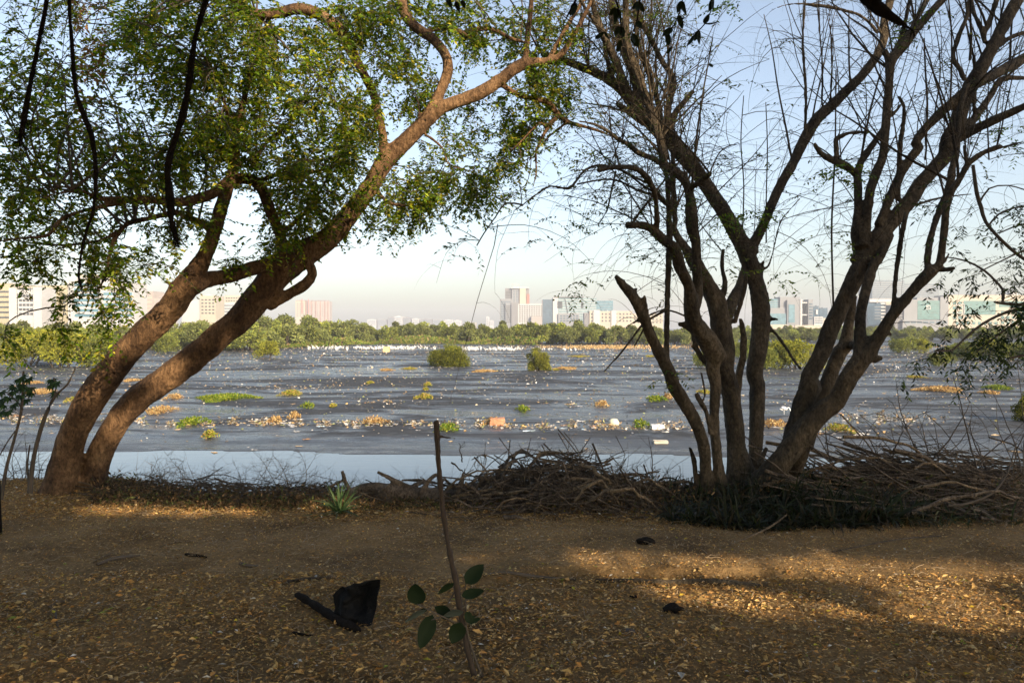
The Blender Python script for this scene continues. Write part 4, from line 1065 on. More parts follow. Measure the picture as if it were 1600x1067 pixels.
for a in ((352,619,106,15,HY,"largest bright green floating plant mat, right of the leaning trunks"),(455,614,38,9,HYY,"yellow green plant mat just right of the largest mat"),(481,635,28,7,HY,"small green plant mat below the yellow green one"),
          (302,657,50,18,HY,"green plant clump standing in pale litter below the largest mat"),(663,620,34,8,HYY,"yellow green plant mat below the wide round bush"),(817,638,24,13,HY,"small tufted green clump in the middle of the mud"),
          (700,667,40,16,HY,"green clump directly behind the thin upright stick"),(1026,622,36,13,HY,"green clump with a brown edge left of the bare tree"),(1044,618,16,14,DRY,"reddish brown tuft at the right edge of the green clump by the bare tree"),
          (1001,661,30,18,HY,"bright green clump beside white litter left of the bare tree"),(1312,668,40,17,HYY,"yellow orange plant mat right of the forked limb"),(1560,606,46,7,HY,"flat green mat near the right edge"),
          (66,612,34,9,DRY,"orange dry plant clump left of the leaning trunks"),(250,640,42,14,DRY,"golden dry plant clump touching the second leaning trunk"),(328,680,24,7,HYY,"small yellow green tuft alone on the lower mud"),
          (272,621,28,7,DRY,"tan dry clump just left of the largest green mat"),(604,578,26,3,DRY,"thin brown mat near the left of the wide round bush"),(756,579,44,5,DRY,"orange debris mat between the two lone bushes"),(885,575,42,5,DRY,"golden mat right of the small upright bush"),
          (868,577,12,6,HYY,"green tuft touching the small upright bush"),(585,659,50,9,DRY,"straw coloured mat left of the thin upright stick"),(118,657,44,10,HYY,"green yellow strip left of the leaning trunks' base"),(120,623,28,12,HYY,"yellow green tuft against the first leaning trunk"),
          (1470,608,84,9,DRY,"long orange straw mat on the right of the mud"),(1547,613,30,6,DRY,"short orange straw mat at the right end of the long one"),(1430,589,30,4,HYY,"thin yellow mat above the long orange one"),(1210,663,60,10,DRY,"orange straw strip seen between the dark stem and the big limb"),
          (668,600,14,9,HYY,"thin sprig like green tuft above the yellow green mat"),(665,608,10,5,HYY,"tiny yellow tuft beneath the thin sprig"),(905,556,36,5,HYY,"faint green strip beyond the small upright bush"),(1020,556,30,4,HYY,"faint green strip beside the bare tree's left stem"),
          (578,598,12,4,HYY,"tiny green tuft left of the thin sprig"),(52,598,30,5,DRY,"small brown strip at far left"),(770,660,40,10,DRY,"brown debris clump right of the thin upright stick"),(940,632,24,7,DRY,"golden tuft in the litter row right of the tufted green clump"),
          (460,650,18,9,DRY,"dry brown twiggy tuft between the leaning tree and the stick"),(430,658,26,9,DRY,"golden tuft in the pale litter row"),(206,594,24,5,DRY,"small tan strip between the leaning trunks"),(1100,612,26,6,HYY,"small yellow tuft behind the bare tree's stems"),
          (520,635,10,4,HYY,"speck of yellow plants right of the small green mat"),(640,576,30,3,HYY,"thin green strip left of the wide round bush")):
    patch("floating_plants", a[0], a[1], a[2], a[3], a[4], a[5], "plant mat", hgt=0.22 if a[3] > 6 else 0.12, dens=1.2)

# reddish box and foam ball, pale block far out
def lumpy(name, sx, sy, sz, mat, seed, cuts=3, amp=0.12):
    bm = bmesh.new(); bmesh.ops.create_cube(bm, size=1.0)
    bmesh.ops.subdivide_edges(bm, edges=bm.edges[:], cuts=cuts, use_grid_fill=True)
    for v in bm.verts:
        q = noise.noise_vector(v.co * 2.3 + Vector((seed, 0, 0))); v.co += q * amp
        v.co.x *= sx; v.co.y *= sy; v.co.z = (v.co.z + 0.5) * sz
    return bm_mesh(name, bm)
c = mudpt(777, 664); tag(link("cardboard_box", lumpy("cardboard_box", .5, .5, .24, None, 3), simple_mat("orange_card", (0.42, 0.20, 0.11), .8, .3, 3), None, c), "crushed orange brown box on the mud right of the thin stick", "box")
c = mudpt(604, 550); tag(link("storage_box", lumpy("storage_box", .9, .8, .75, None, 5, 2, .05), simple_mat("tan_box", (0.6, 0.42, 0.22), .8, .15, 3), None, c), "tan box standing far out among the white birds", "box")
bm = bmesh.new(); bmesh.ops.create_icosphere(bm, subdivisions=3, radius=0.19)
for v in bm.verts: v.co += noise.noise_vector(v.co * 9) * .02; v.co.z = (v.co.z * .8) + .1
c = mudpt(959, 665); tag(link("foam_lump", bm_mesh("foam_lump", bm, True), simple_mat("foam", (0.62, 0.58, 0.42), .8, .15, 8), None, c), "round pale lump in the litter row left of the green clump", "foam lump")
c = mudpt(1027, 670); tag(link("foam_block", lumpy("foam_block", .42, .35, .14, None, 9, 2, .06), simple_mat("foam_white", (0.8, 0.78, 0.74), .7, .1, 5), None, c), "white torn foam block below the bright green clump", "foam block")
c = mudpt(1032, 690); tag(link("foam_block", lumpy("foam_block", .42, .3, .08, None, 12, 2, .06), simple_mat("foam_dull", (0.5, 0.45, 0.35), .7, .1, 5), None, c), "flat dull slab on the wet mud near the bare tree's left stem", "foam block")

# scraps: shared crumpled shapes
def crumple(seed, kind):
    r = random.Random(seed); bm = bmesh.new()
    bmesh.ops.create_grid(bm, x_segments=4, y_segments=4, size=0.5)
    for v in bm.verts:
        q = noise.noise_vector(v.co * 2.6 + Vector((seed * 3.1, 0, 0)))
        v.co += Vector((q.x * .28, q.y * .28, abs(q.z) * .55 + .02)); v.co.y *= (.55 if kind else .8)
    geo = bmesh.ops.solidify(bm, geom=bm.faces[:], thickness=0.02)
    return bm
SCM = [simple_mat("scrap_" + nm_, c_, .6, .15, 5) for nm_, c_ in (("white", (.46,.45,.43)), ("grey", (.42,.42,.42)), ("tan", (.5,.36,.2)), ("orange", (.38,.20,.09)), ("pale_blue", (.45,.58,.68)), ("dark", (.05,.05,.05)))]
scraps = []
for k in range(12):
    me = bm_mesh("scrap", crumple(k, k % 2)); me.materials.append(SCM[[0,0,1,2,2,3,0,5,1,4,2,5][k]]); scraps.append(me)
ROWS = [(40,655,90,5),(60,657,70,5),(300,663,60,4),(395,657,50,4),(430,662,60,4),(500,664,50,3),(560,664,60,4),(640,664,50,3),(745,660,45,5),(740,668,40,4),(850,668,60,4),(900,632,70,4),(920,663,60,5),(950,668,60,5),(1050,668,40,5),(1070,660,30,5),(1350,650,60,6),(1400,660,60,6),(1250,668,50,5),(1330,680,60,5),(190,658,50,4),(470,606,60,3),(590,628,60,3)]
cnt = 0
for i in range(270):
    if i < 190:
        rr_ = ROWS[i % len(ROWS)]
        px = rr_[0] + random.gauss(0, rr_[2] * .5); py = rr_[1] + random.gauss(0, rr_[3] * .8)
    else:
        px = random.uniform(0, 1600); py = 590 + 120 * random.random() ** 0.9
    c = mudpt(px, py)
    if c.y < 22.0: continue
    k = random.randrange(12)
    o = bpy.data.objects.new("litter_scrap", scraps[k]); COL.objects.link(o)
    s = random.uniform(.08, .24) * (1 if i < 150 else .8)
    o.location = c; o.rotation_euler = (0, 0, random.uniform(0, 6.28)); o.scale = (s * random.uniform(.8, 1.8), s, s * .55)
    tn = ["white", "white", "grey", "tan", "tan", "orange", "white", "black", "grey", "pale blue", "tan", "black"][k]
    tag(o, tn + " scrap of washed up litter lying on the dark mud", "litter", tn + " litter scraps on the mud")
# the rest of the litter and tufts, thousands of specks out to the far edge
N = 30000
py = 541 + 150 * RNG.random(N) ** 1.9
px = RNG.uniform(-60, 1660, N)
keep = RNG.random(N) < (0.35 + 0.65 * (0.5 + 0.5 * np.sin(px * .011 + py * .35) * np.sin(px * .023 - py * .21)))
keep &= RNG.random(N) < np.clip(1.2 - (py - 541) / 130, 0.12, 1)
px, py = px[keep], py[keep]; N = len(px)
d = 3.45 * F / (py - 512); x = (px - 800) / F * d
p = np.stack([x, d, mz(x, d) + 0.004], 1)
ang = RNG.uniform(0, 2 * PI, N); dv = np.stack([np.cos(ang), np.sin(ang), RNG.uniform(0.0, .5, N)], 1)
sz = RNG.uniform(.05, .17, N) * np.clip(d / 55, .5, 1.9) * np.where(RNG.random(N) < .06, 1.8, 1)
cc = palette(N, [(.48,.46,.43),(.28,.27,.25),(.30,.23,.15),(.34,.23,.12),(.24,.26,.09),(.16,.15,.13),(.10,.10,.09),(.42,.36,.26)], .25)
V1 = leaves_arrays(p, dv, sz, sz * .6, cc, .3, RNG.normal(size=p.shape) * .6 + np.array([0, 0, 1]))
# orange debris line and green specks far out
N2 = 5200
px2 = np.concatenate([RNG.normal(955, 50, N2 // 2), RNG.uniform(840, 1600, N2 // 4), RNG.uniform(1090, 1180, N2 - N2 // 2 - N2 // 4)]); py2 = 542.5 + RNG.normal(0, 1.6, N2)
py2 = np.clip(py2, 540, 548); d2 = 3.45 * F / (py2 - 512); x2 = (px2 - 800) / F * d2
p2 = np.stack([x2, d2, mz(x2, d2) + .02], 1)
V2 = leaves_arrays(p2, RNG.normal(size=p2.shape) + np.array([0, 0, .5]), RNG.uniform(.12, .32, N2), RNG.uniform(.1, .22, N2), palette(N2, DRY, .2), .3)
px3, py3 = [], []
for rr_ in ROWS + [(1380,655,120,5),(100,658,120,5),(380,662,160,3),(620,662,160,3),(880,668,170,4),(1040,668,90,5)]:
    k_ = int(rr_[2] * 1.3); px3.append(RNG.normal(rr_[0], rr_[2] * .55, k_)); py3.append(RNG.normal(rr_[1], rr_[3] * .7, k_))
px3 = np.concatenate(px3); px3 = px3 + 9 * np.sin(px3 * .13) + 5 * np.sin(px3 * .31); py3 = np.clip(np.concatenate(py3), 546, 684); N3 = len(px3); d3 = 3.45 * F / (py3 - 512); x3 = (px3 - 800) / F * d3
p3 = np.stack([x3, d3, mz(x3, d3) + RNG.uniform(.005, .06, N3)], 1)
V3 = leaves_arrays(p3, RNG.normal(size=p3.shape) * np.array([1, 1, .35]), RNG.uniform(.05, .19, N3), RNG.uniform(.03, .10, N3), palette(N3, [(.34,.32,.28),(.30,.22,.13),(.20,.15,.10),(.36,.25,.12),(.12,.11,.10),(.20,.20,.08),(.08,.07,.06),(.44,.42,.39)], .25), .3)
me = np_mesh("washed_up_litter", np.concatenate([V1[0], V2[0], V3[0]]), 4, np.concatenate([V1[1], V2[1] + len(V1[0]), V3[1] + len(V1[0]) + len(V2[0])]), np.concatenate([V1[2], V2[2], V3[2]]), False)
tag(link("washed_up_litter", me, M['scrap']), "countless specks of litter and weed scattered over the mud", "litter", kind='stuff')

# egrets
def egret_mesh(pose):
    bm = bmesh.new()
    def ell(c_, s_, rot=0.0):
        bmesh.ops.create_uvsphere(bm, u_segments=8, v_segments=6, radius=1, matrix=Matrix.Translation(c_) @ Matrix.Rotation(rot, 4, 'Y') @ Matrix.Diagonal((*s_, 1)))
    ell(Vector((0, 0, .36)), (.19, .085, .095), .35)
    ell(Vector((-.16, 0, .29)), (.11, .04, .03), .5)
    neck = [Vector(v) for v in ([(.14,0,.41),(.20,0,.50),(.17,0,.60),(.20,0,.68),(.25,0,.70)] if pose == 0 else [(.14,0,.38),(.24,0,.40),(.30,0,.34),(.34,0,.22),(.38,0,.16)])]
    for a_, b_ in zip(neck[:-1], neck[1:]):
        mid = (a_ + b_) / 2; dr = b_ - a_
        q = dr.to_track_quat('Z', 'Y').to_matrix().to_4x4()
        bmesh.ops.create_cone(bm, segments=6, radius1=.03, radius2=.026, depth=dr.length * 1.15, matrix=Matrix.Translation(mid) @ q)
    h = neck[-1]; ell(h, (.05, .03, .03))
    bmesh.ops.create_cone(bm, segments=5, radius1=.013, radius2=.002, depth=.11, matrix=Matrix.Translation(h + Vector((.09, 0, -.01))) @ Matrix.Rotation(PI / 2, 4, 'Y'))
    for s in (-.035, .035):
        bmesh.ops.create_cone(bm, segments=5, radius1=.009, radius2=.012, depth=.30, matrix=Matrix.Translation((0, s, .15)))
    return bm_mesh("egret", bm, True)
white_feather = simple_mat("white_feather", (0.84, 0.83, 0.80), .7, .04, 8)
eg = [egret_mesh(0), egret_mesh(1)]
for e_ in eg: e_.materials.append(white_feather)
for i in range(235):
    u = random.random()
    px = random.uniform(480, 670) if u < .48 else (random.gauss(640, 45) if u < .6 else (random.uniform(725, 810) if u < .93 else random.uniform(810, 905)))
    py = (545.5 if px < 700 else 547.5) + random.gauss(0, 1.3)
    c = mudpt(px, py)
    o = bpy.data.objects.new("egret", eg[0 if random.random() < .65 else 1]); COL.objects.link(o)
    o.location = c; o.rotation_euler = (0, 0, random.choice([0, PI]) + random.gauss(0, .7)); s = random.uniform(.6, .8); o.scale = (s, s, s)
    tag(o, "white egret standing in the long flock far out on the mud", "bird", "egrets in the long white flock")
for px, py, lb in ((1352, 573, "white bird alone right of the forked limb"), (1400, 578, "white bird on the mud below the right hand mangroves"), (910, 569, "white bird alone right of the small upright bush"), (1225, 648.0, "single white speck of a bird between the stems")):
    o = bpy.data.objects.new("egret", eg[1]); COL.objects.link(o); o.location = mudpt(px, py); o.scale = (.7, .7, .7); o.rotation_euler = (0, 0, px)
    tag(o, lb, "bird")

# ------------------------------------------------------------------ bank: leaf litter
def frustum_pts(N, y0, y1, marg=0.35):
    y = np.sqrt(RNG.uniform(y0 * y0, y1 * y1, N)); x = RNG.uniform(-1, 1, N) * (y * .645 + marg)
    return x, y
N = 380000
x, y = frustum_pts(N, 3.2, 9.2)
path = smooth((y - 5.05) / .15) * (1 - smooth((y - 6.3) / .5))
cl = .5 + .5 * sn(x, y, 2.3, 5.0) + .3 * sn(x, y, 6.1, 1.0)
keep = RNG.random(N) < np.clip((1 - .35 * path) * (.55 + .6 * cl), 0.12, 1)
x, y, path = x[keep], y[keep], path[keep]; N = len(x)
p = np.stack([x, y, gz(x, y) + RNG.uniform(.001, .018, N)], 1)
ang = RNG.uniform(0, 2 * PI, N)
dv = np.stack([np.cos(ang), np.sin(ang), RNG.normal(0, .22, N)], 1)
L = np.clip(RNG.lognormal(math.log(.0150), .50, N), .006, .062) * (1 - .40 * path)
asp = RNG.uniform(.22, .6, N)
LIT = [(.46,.31,.13),(.40,.255,.105),(.55,.40,.19),(.31,.19,.08),(.50,.34,.14),(.15,.092,.043),(.45,.25,.09),(.22,.135,.06),(.54,.43,.25),(.35,.22,.09)]
cc = palette(N, LIT, .25) * np.array([[1.0, .94, .82]])
k = RNG.random(N) < .02; cc[k] = palette(int(k.sum()), [(.50,.36,.04),(.40,.34,.05),(.26,.30,.06)], .15)
k = RNG.random(N) < .012; cc[k] = palette(int(k.sum()), [(.55,.53,.47)], .1)
nr = RNG.normal(size=(N, 3)) * .42 + np.array([0, 0, 1])
tag(link("leaf_litter", leaf_mesh("leaf_litter", p, dv, L, L * asp, cc, .28, nr), M['leaf_dry']), "dry fallen leaves covering the shaded bank", "fallen leaves", kind='stuff')
# straw and thin twigs lying about
N = 3000
x, y = frustum_pts(N, 3.3, 8.0); z = gz(x, y) + .012
a = RNG.uniform(0, PI, N); L = RNG.uniform(.03, .13, N)
K = 4; t = np.linspace(-.5, .5, K)
pts = np.stack([x[:, None] + np.cos(a)[:, None] * L[:, None] * t + RNG.normal(size=(N, K)) * .0025, y[:, None] + np.sin(a)[:, None] * L[:, None] * t, z[:, None] + RNG.uniform(-.004, .018, (N, K))], -1)
tag(link("fallen_twigs", tubes_mesh("fallen_twigs", [(pts, np.full((N, K), 1.0) * RNG.uniform(.0010, .0026, N)[:, None], 3)]), simple_mat("straw", (.30, .22, .13), .85, .5, 25)), "thin straw and broken twigs strewn over the leaf litter", "twigs", kind='stuff')

# ------------------------------------------------------------------ single sticks and odd pieces on the ground
def stick_obj(name, pts, mat, label, cat="stick", lumps=.10, base_z=True, sides=8):
    """pts (px,py,diameter px, height above ground)"""
    q = []
    for px, py, wd, h in pts:
        g = G(px, py, 0); z = float(gz(g.x, g.y)); r_ = wd * .5 * g.y / F
        q.append(np.array([g.x, g.y, z + h + r_ * .8, r_]))
    c = catmull(q, .03)
    c[:, 3] *= 1 + lumps * np.sin(np.arange(len(c)) * 1.7) + lumps * RNG.normal(size=len(c)) * .5
    b0 = Vector(c[0, :3]); pts_ = c[None, :, :3] - np.array(b0)
    o = link(name, tubes_mesh(name, [(pts_, c[None, :, 3], sides)]), mat, None, b0)
    return tag(o, label, cat)
stick_obj("charred_branch", [(464,940,3,.02),(466,941,11,.02),(490,953,13,.015),(520,970,14,.01),(545,984,15,.0),(561,990,10,0),(562,990,2,0)], M['bark_dark'], "short thick dark stick lying before the black sheet", "stick", sides=12)
for pts, mt, lb in (([(152,887,5,0),(175,881,6,.01),(200,876,5,.01),(219,872,3,.01)], M['bark_twig'], "dark bent stick on the path at the left"), ([(146,883,2,0),(165,874,3,.01),(184,866,2,0)], M['dead_wood_tan'], "thin pale stick crossing behind the dark bent one"),
                    ([(290,873,4,0),(308,876,5,0),(323,878,3,0)], M['bark_dark'], "short black stick on the path left of centre"), ([(375,884,4,0),(390,887,6,0),(403,885,3,0)], M['bark_twig'], "stubby brown stick right of the short black one"),
                    ([(250,858,2,0),(275,852,3,0),(303,850,2,0)], M['dead_wood_tan'], "long pale straight twig above the short black stick"), ([(78,946,3,0),(92,941,7,0),(107,938,4,0)], M['dead_wood_tan'], "pale splinter of wood on the left mound"),
                    ([(72,942,2,0),(86,955,3,.01),(88,975,3,.01),(92,988,2,0)], M['dead_wood'], "pale curved twig below the splinter on the left mound"), ([(457,992,4,0),(472,995,5,0),(489,997,3,0)], M['bark_dark'], "thin dark stick in the leaves below the charred one"),
                    ([(580,1008,2,0),(592,1014,4,0),(602,1021,2,0)], M['dead_wood_tan'], "small pale splinter below the black sheet"), ([(440,912,4,0),(470,909,6,0),(505,907,5,0),(530,905,3,0)], M['dead_wood'], "grey stick half buried behind the black sheet"),
                    ([(757,903,4,0),(790,902,5,0),(850,904,6,0),(900,908,4,0)], M['bark_twig'], "long brown root along the path edge right of the stick plant"), ([(930,912,6,0),(980,911,10,-.01),(1050,914,12,-.01),(1120,916,13,-.01),(1200,919,9,-.01)], M['bark_grey'], "long half buried root along the edge of the trodden path"),
                    ([(1130,866,2,0),(1160,854,3,.02),(1200,836,3,.05),(1230,820,2,.08)], M['dead_wood_tan'], "pale thin stick leaning from the brush before the dark grass"), ([(1300,862,2,0),(1400,850,3,.02),(1470,846,2,.02)], M['dead_wood'], "thin grey stick in front of the right brush pile")):
    stick_obj("fallen_stick", pts, mt, lb)
# black sheet
poly = [(515,932),(532,919),(552,911),(591,908),(588,934),(584,971),(572,974),(541,971),(517,962),(519,946)]
g0 = G(550, 973, 0); dsheet = g0.y
bm = bmesh.new(); front, back = [], []
cen = P(552, 942, dsheet)
for ring in (1.0, .86, .70, .54, .38, .22, .08):
    fr = []
    for i in range(40):
        t = i / 40 * len(poly); k = int(t); f = t - k
        a_, b_ = poly[k % len(poly)], poly[(k + 1) % len(poly)]
        w_ = P(a_[0] + (b_[0] - a_[0]) * f, a_[1] + (b_[1] - a_[1]) * f, dsheet)
        w_ = cen + (w_ - cen) * ring * (1 + .05 * noise.noise(w_ * 45))
        q = noise.noise_vector(w_ * 11); q3 = noise.noise(w_ * 26)
        w_ += Vector((q.x * .016, q.y * .085 + q3 * .03 + (w_.z - .05) * .35, q.z * .014))
        fr.append(bm.verts.new(w_))
    front.append(fr)
for r0_, r1_ in zip(front[:-1], front[1:]):
    for i in range(40): bm.faces.new((r0_[i], r0_[(i + 1) % 40], r1_[(i + 1) % 40], r1_[i]))
bm.faces.new(front[-1])
bmesh.ops.solidify(bm, geom=bm.faces[:], thickness=.012)
m, n, l, b_ = new_mat("black_sheet"); b_.inputs['Base Color'].default_value = (.010, .010, .010, 1); b_.inputs['Roughness'].default_value = .5; b_.inputs['Specular IOR Level'].default_value = .3
mp = tex_coord(n, l); t_ = noise_node(n, l, mp, 24, 6, .7); bump(n, l, b_, t_.outputs[0], .8, .02)
tag(link("black_sheet", bm_mesh("black_sheet", bm, True), m), "crumpled black sheet propped upright among the dry leaves", "sheet")
def rock(px, py, s, mat, label, cat, name, seed):
    g = G(px, py, 0); z = float(gz(g.x, g.y))
    bm = bmesh.new(); bmesh.ops.create_icosphere(bm, subdivisions=3, radius=1)
    for v in bm.verts:
        v.co += noise.noise_vector(v.co * 1.4 + Vector((seed, 0, 0))) * .45; v.co.x *= s[0]; v.co.y *= s[1]; v.co.z *= s[2]
    tag(link(name, bm_mesh(name, bm, True), mat, None, (g.x, g.y, z + s[2] * .3)), label, cat)
rock(1008, 857, (.060, .045, .035), M['bark_dark'], "black rumpled shoe like lump before the left brush pile", "lump", "dark_lump", 1)
rock(1052, 957, (.055, .04, .03), M['bark_dark'], "dark stone lying in the leaves below the path", "stone", "stone", 2)
rock(990, 934, (.022, .02, .012), M['bark_dark'], "tiny dark stone above the larger one", "stone", "stone", 3)
rock(985, 990, (.03, .03, .015), M['bark_twig'], "small brown stone in the leaves left of the dark stone", "stone", "stone", 4)
m_post = M['bark_dark']
g = G(2, 835, 0)
bm = bmesh.new(); bmesh.ops.create_cone(bm, segments=14, radius1=.045, radius2=.038, depth=.42, cap_ends=True, matrix=Matrix.Translation((0, 0, .2)))
bmesh.ops.subdivide_edges(bm, edges=bm.edges[:], cuts=3)
for v in bm.verts: v.co += noise.noise_vector(v.co * 12) * .006
tag(link("tree_stump", bm_mesh("tree_stump", bm, True), m_post, None, (g.x - .045, g.y, 0)), "dark upright stub of wood cut by the left edge", "stump")

# ------------------------------------------------------------------ fallen log
FL = TreeTrace(7.35)
FL.add([(545,775,10),(552,768,12),(566,763,14),(582,761,17),(597,764,21),(630,770,23),(670,774,24),(710,778,25),(750,784,27),(780,788,27),(812,780,24),(835,770,20)], 0.0)
FL.add([(600,768,9),(594,773,10),(606,782,11),(622,793,11),(650,805,10),(700,807,9),(748,811,6)], -.25, start=7.3)
FL.add([(590,737,5),(602,743,6),(615,750,8),(632,758,9),(650,766,10)], 0)
FL.add([(683,741,6),(672,748,8),(664,760,9),(655,772,9)], -.05)
FL.add([(634,765,6),(650,757,7),(664,752,6)], .1)
FL.add([(724,738,4),(722,750,7),(718,762,10),(714,772,10)], -.1)
FL.add([(534,735,5),(537,744,6),(541,756,6),(548,770,6)], 0)
FL.add([(505,766,4),(520,758,5),(537,750,5)], .0)
FL.add([(612,755,4),(600,762,5),(590,770,5)], -.15)
g = P(680, 790, 7.3)
log_root = empty("fallen_log", g, "long fallen limb with stubs lying in front of the left brush pile", "log")
trunk_object("trunk", FL.curves, M['dead_wood'], log_root, .008, .08, 5.0)

# ------------------------------------------------------------------ brush piles
def stick_proto(seed, r0=.011, bendy=.10):
    r = np.random.default_rng(seed); K = 12
    t = np.linspace(0, 1, K)
    p = np.stack([t, bendy * np.sin(t * PI) * r.uniform(-1, 1) + np.cumsum(r.normal(size=K)) * .012, bendy * np.sin(t * PI * r.uniform(.8, 1.6)) * r.uniform(-.6, 1) + np.cumsum(r.normal(size=K)) * .012], 1)
    rad = np.linspace(1, .45, K) * r0
    g_ = [(p[None], rad[None], 6)]
    for _ in range(r.integers(0, 3)):
        k = r.integers(4, 10); q = np.stack([p[k] + (r.normal(size=3) * .10 + np.array([.14, 0, .05])) * s_ for s_ in np.linspace(0, 1, 5)])
        g_.append((q[None], (np.linspace(.6, .2, 5) * r0)[None], 5))
    return tubes_mesh("stick", g_)
st_m = []
for k in range(14):
    me = stick_proto(k); me.materials.append(M['dead_wood'] if k % 4 else M['dead_wood_tan']); st_m.append(me)
def put_stick(a_, b_, thick, label, group, k=None):
    v = b_ - a_; L = v.length
    o = bpy.data.objects.new("stick", st_m[random.randrange(14) if k is None else k]); COL.objects.link(o)
    q = v.to_track_quat('X', 'Z')
    o.rotation_mode = 'QUATERNION'; o.rotation_quaternion = q @ Matrix.Rotation(random.uniform(-.8, .8), 3, 'X').to_quaternion()
    o.location = a_; o.scale = (L, L * .45 * thick + .75 * thick, L * .45 * thick + .75 * thick)
    tag(o, label, "stick", group)
for (ax, ay, bx_, by, th) in ((812,770,945,705,1.7),(800,785,955,706,1.5),(905,722,960,765,2.0),(955,760,1000,805,2.0),(1000,800,1025,835,1.8),(722,770,790,740,1.3),(740,775,862,728,1.2),(760,778,905,738,1.2),(705,724,735,730,1.0),(735,720,762,744,1.1),(722,722,724,688,.8),(780,730,860,736,1.2),(790,795,870,770,1.3),(720,800,760,775,1.2),
                             (700,765,800,735,1.1),(705,772,830,725,1.2),(730,778,880,722,1.3),(826,806,940,792,1.6),(760,792,960,790,1.4),(870,800,935,797,1.5)):
    put_stick(P(ax, ay, 7.5 + random.uniform(-.25, .1)), P(bx_, by, 7.5 + random.uniform(-.3, .1)), th, "heavier cut branch lying across the left brush pile", "heavier branches of the left brush pile")
for i in range(145):
    u = random.random(); cx = 715 + u * 345
    top = float(np.interp(cx, [700, 760, 860, 930, 1000, 1080], [768, 745, 722, 735, 765, 795]))
    cy = random.uniform(top + 4, 812); L_ = random.uniform(40, 130)
    an = (random.gauss(-.38, .2) if cx < 880 else random.gauss(.45, .3)) if random.random() < .6 else random.gauss(0, .25)
    dpt = 7.75 - (cy - top) / 90 * 1.0 + random.uniform(-.25, .25)
    a_ = P(cx - L_ / 2 * math.cos(an), cy - L_ / 2 * math.sin(an), dpt + random.uniform(-.2, .2)); b_ = P(cx + L_ / 2 * math.cos(an), cy + L_ / 2 * math.sin(an), dpt + random.uniform(-.2, .2))
    for v in (a_, b_): v.z = max(v.z, float(gz(v.x, v.y)) + .01)
    put_stick(a_, b_, random.choice([.5, .7, .9, 1.5, 1.9]), "thin dead stick tangled in the left brush pile", "sticks heaped in the left brush pile")
for i in range(134):
    cx = 1215 + random.random() * 440
    top = float(np.interp(cx, [1200, 1260, 1330, 1420, 1520, 1660], [785, 758, 735, 722, 730, 742]))
    cy = top + 3 + random.random() ** 1.3 * 85; L_ = random.uniform(70, 260)
    an = random.gauss(.02, .16) if random.random() < .75 else random.gauss(.35, .3)
    dpt = 7.9 - (cy - top) / 90 * 1.3 + random.uniform(-.25, .25)
    a_ = P(cx - L_ / 2 * math.cos(an), cy - L_ / 2 * math.sin(an), dpt + random.uniform(-.3, .3)); b_ = P(cx + L_ / 2 * math.cos(an), cy + L_ / 2 * math.sin(an), dpt + random.uniform(-.3, .3))
    for v in (a_, b_): v.z = max(v.z, float(gz(v.x, v.y)) + .01)
    put_stick(a_, b_, random.choice([.3, .45, .6, .8, 1.2]), "long dead stick heaped in the right brush pile", "sticks heaped in the right brush pile")
def tangle(N, cx, topx, topy, botfn, Lr, angf, r0, dnear):
    px = cx(N); top = np.interp(px, topx, topy); py = top + 2 + RNG.random(N) ** 1.2 * botfn
    L_ = RNG.uniform(*Lr, N); an = angf(px, N); dp = dnear - (py - top) / 90 * 1.1 + RNG.uniform(-.3, .3, N)
    K = 7; t = np.linspace(-.5, .5, K)[None]
    qx = px[:, None] + L_[:, None] * t * np.cos(an)[:, None]; qy = py[:, None] + L_[:, None] * t * np.sin(an)[:, None] + RNG.normal(size=(N, 1)) * L_[:, None] * .05 * (t * t - .25) * 4
    dd_ = dp[:, None] + RNG.uniform(-.5, .5, (N, 1)) * t
    X_ = (qx - 800) / F * dd_; Z_ = CAMZ - (qy - 512) / F * dd_
    Z_ = np.maximum(Z_, gz(X_, dd_) + .01)
    P_ = np.stack([X_, dd_, Z_], -1) + RNG.normal(size=(N, K, 3)) * .006
    return P_, np.linspace(1, .45, K)[None] * RNG.uniform(.5, 1.5, N)[:, None] * r0
T1 = tangle(430, lambda N: RNG.uniform(700, 1075, N), [690, 760, 830, 880, 940, 1010, 1090], [780, 748, 728, 722, 735, 765, 792], 62, (40, 190), lambda px, N: np.where(RNG.random(N) < .6, np.where(px < 885, RNG.normal(-.36, .3, N), RNG.normal(.45, .4, N)), RNG.normal(0, .55, N)), .0070, 7.75)
T2 = tangle(800, lambda N: RNG.uniform(1205, 1680, N), [1190, 1250, 1330, 1420, 1520, 1690], [788, 760, 738, 722, 726, 738], 85, (70, 300), lambda px, N: np.where(RNG.random(N) < .8, RNG.normal(.03, .13, N), RNG.normal(.3, .35, N)), .0060, 7.9)
T3 = tangle(200, lambda N: RNG.uniform(150, 620, N), [150, 300, 450, 620], [762, 755, 757, 768], 22, (40, 130), lambda px, N: RNG.normal(0, .2, N), .0050, 7.7)
tag(link("brushwood", tubes_mesh("brushwood", [(*T1, 4), (*T2, 4), (*T3, 4)]), M['dead_wood']), "fine tangled brushwood filling the heaps along the bank", "brushwood", kind='stuff')
